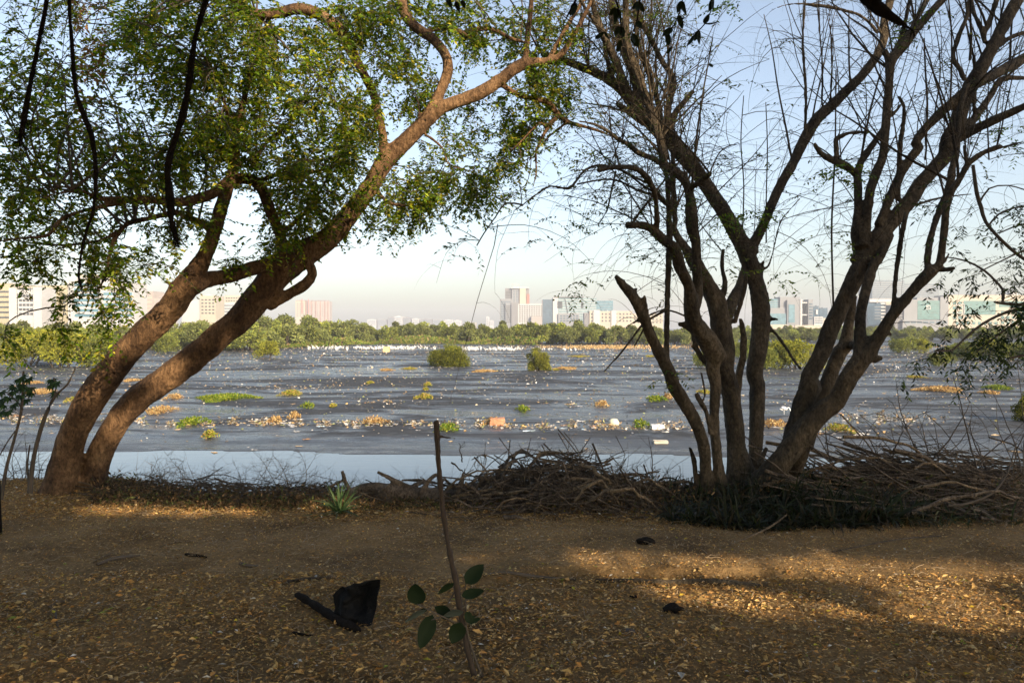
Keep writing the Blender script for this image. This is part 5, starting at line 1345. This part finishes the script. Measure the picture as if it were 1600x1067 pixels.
# dead branching twigs standing out of the piles
def dead_branch(px, py, d, n_, up, spread, L0, L1, r0, label, mat=None, lean=(0, 0, 0), subn=2.0):
    b0 = P(px, py, d); s = np.tile(np.array([[b0.x, b0.y, b0.z]]), (n_, 1)) + RNG.normal(size=(n_, 3)) * np.array([.06, .04, .01])
    dd = unit(RNG.normal(size=(n_, 3)) * np.array([spread, spread * .6, .3]) + np.array([0, 0, up]) + np.array(lean)); cur = s; pts = [s]
    L = RNG.uniform(L0, L1, n_)[:, None]; bend = RNG.normal(size=(n_, 3)) * .06
    for k in range(9):
        dd = unit(dd + bend + RNG.normal(size=(n_, 3)) * .07); cur = cur + dd * L / 9; pts.append(cur)
    w_ = np.stack(pts, 1); r_ = np.linspace(1, .3, 10)[None] * r0 * RNG.uniform(.6, 1.2, n_)[:, None]
    src = w_[:, 3:].reshape(-1, 3); m2 = int(n_ * subn * 2)
    s2_ = whip_set(m2, np.concatenate([src, np.zeros((len(src), 1))], 1), .35, .9, L0 * .25, L1 * .4, K=6, r0=r0 * .45, curl=.12, grav=0.0)
    off = np.array([b0.x, b0.y, b0.z])
    o = link("dead_branch", tubes_mesh("dead_branch", [(w_ - off, r_, 5), (s2_[0] - off, s2_[1], 3)]), mat or M['bark_twig'], None, b0)
    return tag(o, label, "dead branch")
dead_branch(1310, 765, 7.8, 8, .8, .9, .5, 1.1, .008, "bare branching twigs rising from the left end of the right brush pile", lean=(.2, 0, 0))
dead_branch(1385, 745, 7.8, 8, .9, .9, .4, .95, .008, "bare forked twigs rising from the middle of the right brush pile")
dead_branch(1450, 735, 7.8, 7, .8, .9, .5, 1.0, .009, "bare twigs fanning up from the right brush pile below the long orange mat", lean=(.3, 0, 0))
dead_branch(1530, 735, 7.6, 6, .7, .8, .5, 1.1, .008, "bare twigs near the right edge above the right brush pile", lean=(-.2, 0, 0))
dead_branch(1590, 740, 7.2, 5, .9, .5, .5, 1.2, .008, "tall bare twigs at the right edge of the brush")
dead_branch(1420, 745, 7.7, 6, .6, 1.2, .8, 1.6, .012, "heavier grey branch sweeping right across the right brush pile", lean=(1.2, 0, -.4), subn=1)
dead_branch(1500, 790, 6.6, 5, .1, .4, .8, 1.2, .014, "grey branch pointing down to the lower right corner of the brush", lean=(1.4, 0, -.5), subn=1)
dead_branch(870, 745, 7.8, 12, .8, .9, .2, .55, .004, "fine dark twigs rising from the middle of the left brush pile")
dead_branch(960, 765, 7.9, 14, .8, .9, .25, .7, .004, "fine twiggy weeds rising from the right side of the left brush pile")
dead_branch(1010, 790, 7.8, 9, .9, .8, .3, .8, .005, "tangled bare twigs between the left brush pile and the bare tree")
dead_branch(1045, 790, 7.6, 9, .8, .7, .25, .55, .005, "low tangle of twigs at the left foot of the bare tree", lean=(-.2, 0, 0))
dead_branch(1028, 760, 7.8, 1, 1, .2, .5, .52, .008, "single upright dark twig between the left brush pile and the bare tree", lean=(-.35, 0, 0))
dead_branch(760, 745, 7.8, 5, .8, .9, .2, .45, .004, "few fine twigs at the left end of the left brush pile")
for i, px in enumerate((215, 255, 300, 345, 395, 430, 470)):
    dead_branch(px, 770, 7.9 - .03 * i, 13, .6, .8, .18, .55, .0036, "dry bent weed stalks at the water's edge, %s right of the leaning trunks" % ["first","second","third","fourth","fifth","sixth","last"][i], lean=(.35, 0, 0), subn=6, mat=M['dead_wood_tan'])
for i, px in enumerate((10, 40, 62)):
    dead_branch(px, 765, 8.2, 8, .8, .7, .3, .75, .005, "dry twigs at the water's edge left of the leaning tree, %s from the left" % ["first", "second", "third"][i], subn=3)

# dead leaves and weeds at the bank edge
N = 26000
px = np.concatenate([RNG.uniform(140, 720, N // 2), RNG.uniform(700, 1600, N - N // 2)])
y = RNG.uniform(6.9, 7.9, N); x = (px - 800) / F * y
h = RNG.random(N) ** 2.6 * np.where(px > 1180, .24, np.where(px > 820, .15, np.where(px > 530, .05, .12)))
p = np.stack([x, y, gz(x, y) + h], 1)
col = palette(N, [(.17,.10,.045),(.10,.065,.035),(.24,.15,.07),(.06,.055,.025),(.09,.10,.03),(.05,.035,.02)], .25)
tag(link("dry_undergrowth", leaf_mesh("dry_undergrowth", p, RNG.normal(size=p.shape), RNG.uniform(.02, .06, N), RNG.uniform(.008, .02, N), col, .2), M['leaf_dry']), "low tangle of dry leaves and weeds along the top of the bank", "undergrowth", kind='stuff')
N = 2600
px = np.concatenate([RNG.uniform(140, 720, N // 2), RNG.uniform(860, 1600, N - N // 2)]); y = RNG.uniform(7.1, 7.9, N); x = (px - 800) / F * y
s = np.stack([x, y, gz(x, y), x * 0], 1)
ws = whip_set(N, s, .7, .8, .08, .38, K=7, r0=.0020, curl=.10, grav=-.03)
tag(link("dry_stalks", tubes_mesh("dry_stalks", [(ws[0], ws[1], 3)]), M['bark_twig']), "thin dry grass stalks along the top of the bank", "grass", kind='stuff')

# ------------------------------------------------------------------ dark strap leaved undergrowth
def blades(base, d0, L, W, droop, col, K=6):
    """curved ribbons: base (N,3), d0 (N,3)"""
    N = len(base); cur = base.copy(); d = unit(d0)
    hor = unit(np.cross(d, np.array([0, 0, 1.0])) + 1e-4 + RNG.normal(size=(N, 3)) * .3)
    c_ = [cur]; 
    for k in range(K - 1):
        d = unit(d + np.array([0, 0, -1.0]) * droop[:, None] * (k + .5) / K); cur = cur + d * (L / (K - 1))[:, None]; c_.append(cur)
    C = np.stack(c_, 1); prof = np.array([.6, 1, 1, .85, .55, .06])[:K]
    wv = hor[:, None, :] * (W[:, None] * prof[None])[..., None] * .5
    V = np.stack([C - wv, C + wv], 2).reshape(-1, 3)
    idx = np.arange(N * K * 2).reshape(N, K, 2)
    Fi = np.stack([idx[:, :-1, 0], idx[:, :-1, 1], idx[:, 1:, 1], idx[:, 1:, 0]], -1).reshape(-1)
    return V, Fi, np.repeat(col, K * 2, axis=0)
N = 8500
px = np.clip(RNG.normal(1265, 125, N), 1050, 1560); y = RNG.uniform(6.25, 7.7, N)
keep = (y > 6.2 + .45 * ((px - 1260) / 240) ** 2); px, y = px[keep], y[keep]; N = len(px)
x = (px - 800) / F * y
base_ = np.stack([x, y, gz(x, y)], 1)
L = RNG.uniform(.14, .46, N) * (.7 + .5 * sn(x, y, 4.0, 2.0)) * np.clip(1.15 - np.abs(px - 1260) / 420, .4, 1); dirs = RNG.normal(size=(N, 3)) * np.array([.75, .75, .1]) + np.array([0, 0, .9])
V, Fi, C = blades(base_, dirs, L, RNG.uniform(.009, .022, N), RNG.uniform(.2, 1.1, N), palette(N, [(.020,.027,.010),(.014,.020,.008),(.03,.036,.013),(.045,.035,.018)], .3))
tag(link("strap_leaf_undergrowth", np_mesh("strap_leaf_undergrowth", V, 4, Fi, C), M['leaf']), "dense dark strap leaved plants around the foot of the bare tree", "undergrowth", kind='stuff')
N = 900
px = RNG.uniform(1380, 1600, N); y = RNG.uniform(6.3, 7.3, N); x = (px - 800) / F * y
V, Fi, C = blades(np.stack([x, y, gz(x, y)], 1), RNG.normal(size=(N, 3)) * np.array([.8, .8, .1]) + np.array([0, 0, .7]), RNG.uniform(.08, .26, N), RNG.uniform(.008, .016, N), RNG.uniform(.3, 1.1, N), palette(N, [(.04,.055,.02),(.06,.06,.025),(.10,.07,.03)], .25))
tag(link("weedy_grass", np_mesh("weedy_grass", V, 4, Fi, C), M['leaf']), "sparser dark grass below the right brush pile", "grass", kind='stuff')

# spiky rosette plant
g = G(520, 812, 0); g.z = float(gz(g.x, g.y)); g.y += .25
N = 46
ang = RNG.uniform(-.15, PI + .15, N); up = RNG.uniform(.1, 1.0, N)
dirs = np.stack([np.cos(ang) * (1.05 - up * .75), RNG.normal(0, .35, N), .25 + up], 1)
L = RNG.uniform(.20, .36, N)
ext = np.array([(-1.0,-.5,.22),(-1.1,-.4,.10),(-.9,-.8,.15),(-.25,-1,.35),(0,-1,.35),(.15,-1,.3),(-.5,-1,.2),(.7,-.7,.2),(1,-.3,.25)]); dirs = np.concatenate([dirs, ext]); L = np.concatenate([L, [.55,.62,.45,.3,.3,.3,.42,.4,.4]])
N = len(dirs)
V, Fi, C = blades(np.zeros((N, 3)) + RNG.normal(size=(N, 3)) * np.array([.02, .02, 0]), dirs, L, np.full(N, .017), RNG.uniform(.1, .5, N), palette(N, [(.07,.12,.04),(.05,.09,.035),(.10,.15,.06)], .15))
tag(link("spiky_plant", np_mesh("spiky_plant", V, 4, Fi, C), M['leaf'], None, g), "green spiky rosette plant at the bank edge left of the fallen limb", "plant")

# ------------------------------------------------------------------ stick with a leafy shoot in the foreground
SD = 3.62
sap = empty("leafy_stick", G(744, 1065, 0), "thin upright brown stick with a shoot of broad dark leaves in the foreground", "sapling")
TS = TreeTrace(SD)
TS.add([(681,657,8.5),(682,663,9),(684,700,8.5),(687,745,9),(692,795,9),(700,850,9),(707,885,9.5),(711,905,10),(714,920,11),(718,950,9),(724,985,8),(732,1020,9),(742,1060,11),(746,1085,12)], 0)
TS.add([(684,681,4),(696,683,2.5),(712,685,1.5)], 0)
trunk_object("stem", TS.curves, simple_mat("stick_bark", (.045,.030,.020), .85, .3, 30), sap, .003, .06, 2.0)
TT = TreeTrace(SD)
TT.add([(758,1068,4),(745,1035,4),(733,1000,3.5),(728,975,3)], 0); TT.add([(728,978,3),(712,972,2.6),(690,962,2.4),(665,950,2),(652,943,1.6)], -.1); TT.add([(728,980,3),(728,950,2.6),(727,920,2.2),(728,908,1.8)], 0.02)
TT.add([(690,962,2),(680,966,1.8),(674,968,1.4)], -.02); TT.add([(727,972,2),(740,965,1.6),(748,962,1.2)], 0); TT.add([(714,918,3),(704,935,1.6),(698,945,1)], 0)
link("stalk", tubes_mesh("stalk", [(c[None, :, :3], c[None, :, 3], 6) for c in TT.curves]), M['bark_twig'], sap)
m, n, l, b_ = new_mat("broad_leaf"); b_.inputs['Base Color'].default_value = (.012, .024, .007, 1); b_.inputs['Roughness'].default_value = .7; b_.inputs['Specular IOR Level'].default_value = .2
M['broad_leaf'] = m
m2_, n2_, l2_, b2_ = new_mat("broad_leaf_pale"); b2_.inputs['Base Color'].default_value = (.06, .075, .06, 1); b2_.inputs['Roughness'].default_value = .5
def broad_leaf(base, tip, wpx, d, dd=0.0, mat=None, roll=0.0, parent=None, name="leaf", curl=.18):
    a_ = P(base[0], base[1], d); b_ = P(tip[0], tip[1], d + dd); ax = b_ - a_; L = ax.length; ax.normalize()
    view = Vector((0, -1, .15)).normalized(); side = ax.cross(view).normalized(); nrm = side.cross(ax)
    side = side * math.cos(roll) + nrm * math.sin(roll); nrm = side.cross(ax)
    wd = wpx / F * d
    bm = bmesh.new(); rows = []
    for i in range(9):
        t = i / 8; hw = wd * .5 * (math.sin(PI * min(1, t ** .78)) ** .72 if 0 < t < 1 else .02)
        row = []
        for s in (-1, -.5, 0, .5, 1):
            p_ = a_ + ax * L * t + side * hw * s + nrm * (abs(s) * hw * curl * 1.6 - L * .10 * math.sin(t * PI) * 1.0)
            row.append(bm.verts.new(p_))
        rows.append(row)
    for r0_, r1_ in zip(rows[:-1], rows[1:]):
        for k in range(4): bm.faces.new((r0_[k], r0_[k + 1], r1_[k + 1], r1_[k]))
    return link(name, bm_mesh(name, bm, True), mat or M['broad_leaf'], parent)
for ba, ti, wd, dd, mt, rl in (((727,911),(756,881),25,.03,None,.3),((721,930),(757,922),17,.0,None,.5),((709,910),(684,928),13,0,None,.6),((652,944),(649,911),30,-.03,None,.1),((666,952),(632,972),15,-.05,m2_,.9),((676,960),(656,1014),27,-.05,None,.2),
                                ((706,962),(679,948),22,.03,None,.3),((724,955),(692,962),17,-.02,m2_,.7),((721,972),(706,1005),27,.0,None,.15),((728,968),(751,966),13,.02,None,.5),((667,950),(655,957),10,0,None,.6),((728,955),(738,975),14,0,None,.4)):
    broad_leaf(ba, ti, wd, SD - .02, dd, mt, rl, sap)

# ------------------------------------------------------------------ tall young plants at the left edge
yp = empty("young_plant", P(40, 765, 6.9), "tall young plant with palm shaped dark leaves at the left edge", "plant")
YT = TreeTrace(6.8)
YT.add([(47,770,8),(50,735,7),(56,700,6),(67,661,6),(76,638,5),(84,622,5),(95,610,3),(106,600,3),(118,575,2)], 0); YT.add([(2,780,6),(10,732,5),(24,681,4),(33,645,4),(36,610,4),(37,580,3)], 0); YT.add([(28,668,2),(12,690,2),(-5,720,2)], 0)
YT.add([(36,640,3),(25,625,2),(12,615,2)], -.1); YT.add([(37,615,3),(50,605,2),(56,615,1.6)], .1); YT.add([(48,770,4),(43,730,3),(47,695,2)], 0); YT.add([(84,622,3),(88,605,2),(84,590,2)], 0)
link("stem", tubes_mesh("stem", [(c[None, :, :3], c[None, :, 3], 6) for c in YT.curves]), M['bark_twig'], yp)
ps, ds, Ls = [], [], []
for (px, py) in ((36,586),(30,592),(45,592),(25,602),(48,603),(38,606),(20,612),(12,620),(8,632),(30,615),(50,615),(42,622),(4,645),(-2,625),(22,628),(14,640),(84,590),(80,602),(90,598),(86,612),(0,610),(34,600)):
    c = P(px + random.uniform(-3, 3), py + random.uniform(-3, 3), 6.8 + random.uniform(-.2, .2)); az = random.uniform(0, 6.28)
    tilt = Vector((math.cos(az) * .6, -.5, -.5)).normalized(); sd = tilt.cross(Vector((0, -1, .4))).normalized()
    for k in range(7):
        an = (k - 3) * .5; ds.append(tilt * math.cos(an) + sd * math.sin(an) + Vector((0, 0, -.15))); ps.append(c); Ls.append(.085 * (1 - .10 * abs(k - 3)))
ps, ds, Ls = np.array([tuple(v) for v in ps]), np.array([tuple(v) for v in ds]), np.array(Ls)
link("leaves", leaf_mesh("leaves", ps, ds, Ls, Ls * .30, palette(len(ps), [(.035,.07,.02),(.05,.09,.02),(.025,.05,.018)], .2), .15, np.tile(np.array([[0, -.7, .7]]), (len(ps), 1))), M['leaf'], yp)

# ------------------------------------------------------------------ branch hanging in from the right
ob = empty("overhanging_branch", P(1640, 480, 5.6), "dark leafy branch reaching in from the right edge above the mangroves", "branch")
OB = TreeTrace(5.6)
OB.add([(1700,470,8),(1640,470,7),(1600,475,6),(1590,476,6),(1566,474,5),(1553,472,3)], 0); OB.add([(1566,474,5),(1567,467,5),(1566,452,4),(1554,438,4),(1538,423,4),(1510,408,3),(1480,402,2)], .2)
OB.add([(1650,470,6),(1600,482,5),(1567,490,4.5),(1535,506,4),(1512,524,3.5),(1496,540,3),(1483,548,2.5),(1460,548,2)], -.1); OB.add([(1660,480,5),(1600,497,4),(1575,512,3),(1550,530,3),(1525,550,2)], .1)
OB.add([(1520,258,5),(1526,302,6),(1533,325,6),(1540,347,5),(1565,376,5),(1600,405,5),(1660,440,6)], 0, start=5.8); OB.add([(1545,352,3),(1560,335,3),(1585,325,3),(1620,320,3)], 0); OB.add([(1530,318,3),(1545,295,3),(1575,290,2),(1610,300,2)], 0)
OB.add([(1650,380,4),(1600,392,3),(1560,410,2),(1530,425,2)], 0); OB.add([(1700,540,5),(1600,555,4),(1575,560,3)], 0); OB.add([(1680,340,4),(1600,350,3),(1560,365,2)], 0.2)
link("limb", tubes_mesh("limb", [(c[None, :, :3], c[None, :, 3], 6) for c in OB.curves]), M['bark_twig'], ob)
src = np.concatenate([c[::2] for c in OB.curves]); src = src[src[:, 2] > CAMZ - .25]
ww = whip_set(120, src, -.1, 1.0, .15, .6, K=8, r0=.0022, curl=.10, grav=-.05)
tg = twigs_from(ww[0], 4, .08, .22, .6)
lowk = tg[:, 0, 2] < CAMZ + .42
tg2 = np.concatenate([tg[lowk], tg[~lowk][RNG.random((~lowk).sum()) < .35]])
LV = leaves_on(tg2, 13, .040, .01, .30, [(.035,.055,.02),(.05,.07,.02),(.07,.10,.02),(.025,.04,.018)], droop=1.0)
link("twig", tubes_mesh("twig", [(ww[0], ww[1], 3)]), M['bark_twig'], ob)
link("foliage", leaf_mesh("foliage", LV[0], LV[1], LV[2], LV[3], LV[4], .15, LV[5]), M['leaf'], ob)

# ------------------------------------------------------------------ dark pieces hanging close to the camera
def hanging(pts, d, label, furry=0):
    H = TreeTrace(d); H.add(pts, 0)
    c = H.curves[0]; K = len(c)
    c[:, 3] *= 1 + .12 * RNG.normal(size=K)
    b0 = Vector(c[0, :3])
    gs = [(c[None, :, :3] - np.array(b0), c[None, :, 3], 8)]
    if furry:
        k = RNG.integers(0, K, furry); s = c[k, :3] - np.array(b0); dv_ = unit(RNG.normal(size=(furry, 3)) + np.array([0, 0, -1.2])); LL_ = RNG.uniform(.008, .05, furry)[:, None]
        gs.append((np.stack([s, s + dv_ * LL_ * .5, s + dv_ * LL_ + np.array([0, 0, -.004])], 1), np.tile(np.array([[.0016, .0012, .0006]]), (furry, 1)), 3))
    return tag(link("hanging_branch", tubes_mesh("hanging_branch", gs), M['bark_dark'], None, b0), label, "branch")
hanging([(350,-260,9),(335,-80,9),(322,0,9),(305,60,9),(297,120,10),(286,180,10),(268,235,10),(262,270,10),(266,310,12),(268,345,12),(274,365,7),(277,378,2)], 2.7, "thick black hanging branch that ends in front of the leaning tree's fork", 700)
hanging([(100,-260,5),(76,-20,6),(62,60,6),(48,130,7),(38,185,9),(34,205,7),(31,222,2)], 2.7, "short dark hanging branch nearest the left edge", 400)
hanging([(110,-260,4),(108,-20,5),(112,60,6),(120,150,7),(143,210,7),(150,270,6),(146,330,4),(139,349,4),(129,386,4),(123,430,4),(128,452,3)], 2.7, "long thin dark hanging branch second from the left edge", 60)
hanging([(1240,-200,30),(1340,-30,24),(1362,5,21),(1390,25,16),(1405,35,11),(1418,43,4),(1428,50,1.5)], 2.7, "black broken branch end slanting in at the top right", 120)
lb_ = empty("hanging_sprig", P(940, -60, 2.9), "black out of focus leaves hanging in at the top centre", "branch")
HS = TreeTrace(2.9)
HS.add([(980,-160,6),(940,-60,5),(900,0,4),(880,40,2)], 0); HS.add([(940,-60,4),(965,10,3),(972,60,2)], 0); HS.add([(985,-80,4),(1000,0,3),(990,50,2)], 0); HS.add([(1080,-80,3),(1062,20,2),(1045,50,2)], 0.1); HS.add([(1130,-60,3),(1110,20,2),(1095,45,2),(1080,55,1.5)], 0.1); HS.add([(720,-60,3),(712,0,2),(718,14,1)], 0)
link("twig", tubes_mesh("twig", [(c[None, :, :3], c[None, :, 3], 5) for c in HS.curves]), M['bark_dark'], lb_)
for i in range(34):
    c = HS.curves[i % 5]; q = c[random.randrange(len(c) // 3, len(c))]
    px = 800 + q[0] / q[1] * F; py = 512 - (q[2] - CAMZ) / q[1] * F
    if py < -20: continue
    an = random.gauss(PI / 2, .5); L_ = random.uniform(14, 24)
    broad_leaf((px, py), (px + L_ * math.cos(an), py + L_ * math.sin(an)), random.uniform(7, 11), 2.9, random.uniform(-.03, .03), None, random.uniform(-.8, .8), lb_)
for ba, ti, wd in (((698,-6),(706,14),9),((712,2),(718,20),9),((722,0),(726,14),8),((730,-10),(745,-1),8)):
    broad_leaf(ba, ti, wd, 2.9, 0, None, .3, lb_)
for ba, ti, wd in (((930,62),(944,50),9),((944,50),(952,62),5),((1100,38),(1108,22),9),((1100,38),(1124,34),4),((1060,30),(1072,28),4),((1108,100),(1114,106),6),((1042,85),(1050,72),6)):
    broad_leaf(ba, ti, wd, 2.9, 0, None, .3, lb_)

# ------------------------------------------------------------------ unseen trees behind the camera, crowns shaped by a mask to cast shade
def lit_prob(px, py, ground):
    v = np.zeros_like(px)
    def e(cx, cy, rx, ry, a, rot=0.0):
        nonlocal v
        dx = px - cx; dy = py - cy; c_, s_ = math.cos(rot), math.sin(rot)
        q = ((dx * c_ + dy * s_) / rx) ** 2 + ((-dx * s_ + dy * c_) / ry) ** 2
        v = np.maximum(v, a * np.clip(1.6 - 1.3 * q, 0, 1))
    g = ground
    vg = np.zeros_like(px); v = vg
    e(1400, 893, 320, 26, 1.0, .03); e(1060, 888, 270, 24, 1.0, .04); e(1180, 948, 250, 28, .92, .12); e(1500, 955, 180, 45, .92, .15); e(1010, 915, 90, 12, .9, .1); e(1330, 1010, 160, 22, .6, .15)
    e(260, 802, 190, 16, .85); e(520, 792, 80, 14, .9); e(740, 874, 90, 11, .8); e(620, 900, 60, 8, .5); e(120, 850, 80, 10, .5); e(440, 880, 60, 8, .4); e(230, 915, 50, 10, .3); e(1270, 862, 30, 12, .9); e(960, 835, 70, 12, .5); e(830, 860, 90, 8, .6); e(1400, 830, 40, 14, .7)
    vg = v
    v = np.zeros_like(px)
    e(250, 590, 190, 150, .60); e(130, 640, 60, 70, .95); e(225, 500, 70, 80, .9); e(430, 200, 170, 190, .85); e(300, 130, 130, 110, .7); e(350, 300, 120, 80, .8); e(600, 200, 190, 200, .8); e(800, 100, 150, 130, .85); e(970, 90, 130, 200, 1.0); e(1040, 290, 40, 80, .45)
    e(1330, 200, 60, 110, .25); e(200, 60, 90, 60, .45); e(470, 20, 100, 60, .9)
    dap = sn(px, py, .032, 1.3) + .4 * sn(px, py, .08, 4.0)
    vt = np.where((px < 560) & (py > 380), np.where(dap > -.35, np.minimum(v * 1.6, .97), v * .12), v)
    return np.where(g, vg, vt)
TN = 9000
tx = np.concatenate([RNG.uniform(-6.2, 6.8, TN * 2 // 3), RNG.uniform(-5.5, 7.0, TN - TN * 2 // 3)])
isg = np.arange(TN) < int(TN * .42)
RNG.shuffle(isg)
ty = np.where(isg, RNG.uniform(2.6, 8.6, TN), 7.6); tz = np.where(isg, 0.0, RNG.uniform(0.0, 4.9, TN))
ppx = 800 + F * tx / ty; ppy = 512 + F * (CAMZ - tz) / ty
lp = lit_prob(ppx, ppy, isg)
# trees' lit areas must not be blocked through the ground targets either: test both hits
k = RNG.random(TN) > lp
tx, ty, tz, isg = tx[k], ty[k], tz[k], isg[k]
s_ = (ty + RNG.uniform(1.2, 5.5, len(ty))) / (-SUN.y)
cp = np.stack([tx + SUN.x * s_, ty + SUN.y * s_, tz + SUN.z * s_], 1)
# where does this clump's ray cross the tree plane, and the ground?
t1 = (7.6 - cp[:, 1]) / (-SUN.y); h1 = cp - np.array(SUN)[None] * t1[:, None]
t2 = cp[:, 2] / SUN.z; h2 = cp - np.array(SUN)[None] * t2[:, None]
l1 = lit_prob(800 + F * h1[:, 0] / 7.6, 512 + F * (CAMZ - h1[:, 2]) / 7.6, np.zeros(len(h1), bool)) * (h1[:, 2] > 0.15)
yy2 = np.maximum(h2[:, 1], 1.0)
l2 = lit_prob(800 + F * h2[:, 0] / yy2, 512 + F * CAMZ / yy2, np.ones(len(h1), bool)) * (h2[:, 1] < 8.6)
NO = 8000
ov = np.stack([RNG.uniform(-9, 9, NO), RNG.uniform(-7, 2.6, NO), RNG.uniform(3.4, 6.2, NO)], 1)  # overhead leaf clumps added to block the sky and darken the foreground
ov = ov[(ov[:, 2] - CAMZ) > np.maximum(ov[:, 1], 0) * .5 + 1.2]
cp = np.concatenate([cp[RNG.random(len(cp)) > np.maximum(l1, l2) ** .7], ov])
per = 34; ncp0 = len(cp) - len(ov)
i = np.repeat(np.arange(len(cp)), per)
lpz = cp[i] + RNG.normal(size=(len(i), 3)) * .13
q1 = lpz - np.array(SUN)[None] * ((7.6 - lpz[:, 1]) / (-SUN.y))[:, None]; q2 = lpz - np.array(SUN)[None] * (lpz[:, 2] / SUN.z)[:, None]; yq = np.maximum(q2[:, 1], 1.0)
ll1 = lit_prob(800 + F * q1[:, 0] / 7.6, 512 + F * (CAMZ - q1[:, 2]) / 7.6, np.zeros(len(q1), bool)) * (q1[:, 2] > .15)
ll2 = lit_prob(800 + F * q2[:, 0] / yq, 512 + F * CAMZ / yq, np.ones(len(q1), bool)) * (q2[:, 1] < 8.4)
kk = (RNG.random(len(lpz)) > np.maximum(np.where(ll2 > .5, 1.25 * ll2, 0.0), np.where(ll1 > .6, 1.2 * ll1, 0.0))) & (RNG.random(len(lpz)) > np.where(i >= ncp0, 1.1 * ll1, 0.0))
lpz = lpz[kk]; i = i[kk]
owner = np.argmin(np.stack([(cp[:, 0] - a_) ** 2 + (cp[:, 1] - b_) ** 2 * .3 for a_, b_ in ((3.2, -3.2), (7.5, -4.2), (11.5, -3.2), (-3.2, -3.2))], 1), axis=1)
for k, (bx0, by0, lb) in enumerate(((3.2, -5.5, "unseen tree behind the viewer with its crown shaped to cast shade, nearest the middle"), (5.8, -7.5, "unseen tree behind the viewer with its crown shaped to cast shade, second to the right"), (12.6, -5.5, "unseen tree behind the viewer with its crown shaped to cast shade, furthest right"), (-3.4, -5.0, "unseen tree behind the viewer with its crown shaped to cast shade, furthest left"))):
    r_ = empty("unseen_shade_tree", (bx0, by0, 0), lb, "tree")
    mm = owner[i] == k; pk = lpz[mm]
    link("crown", leaf_mesh("crown", pk, RNG.normal(size=pk.shape), RNG.uniform(.08, .14, len(pk)), np.full(len(pk), .07), palette(len(pk), GREEN, .2), .1), M['leaf'], r_)
    cur = np.array([[bx0, by0, -.2, .22], [bx0 + .1, by0 + .1, 1.5, .18], [bx0 - .1, by0 + .3, 3.2, .15], [bx0 + .2, by0 + .7, 5.2, .08]])
    gs = [catmull(cur, .2)]
    cc_ = cp[owner == k]
    for q in cc_[RNG.integers(0, len(cc_), 22)]:
        s0 = gs[0][RNG.integers(len(gs[0]) // 3, len(gs[0]))]; mid = (s0[:3] + q) / 2 + RNG.normal(size=3) * .2
        gs.append(catmull(np.array([[*s0[:3], .05], [*mid, .03], [*q, .012]]), .2))
    link("trunk", tubes_mesh("trunk", [(g_[None, :, :3], g_[None, :, 3], 8) for g_ in gs]), M['bark_grey'], r_)
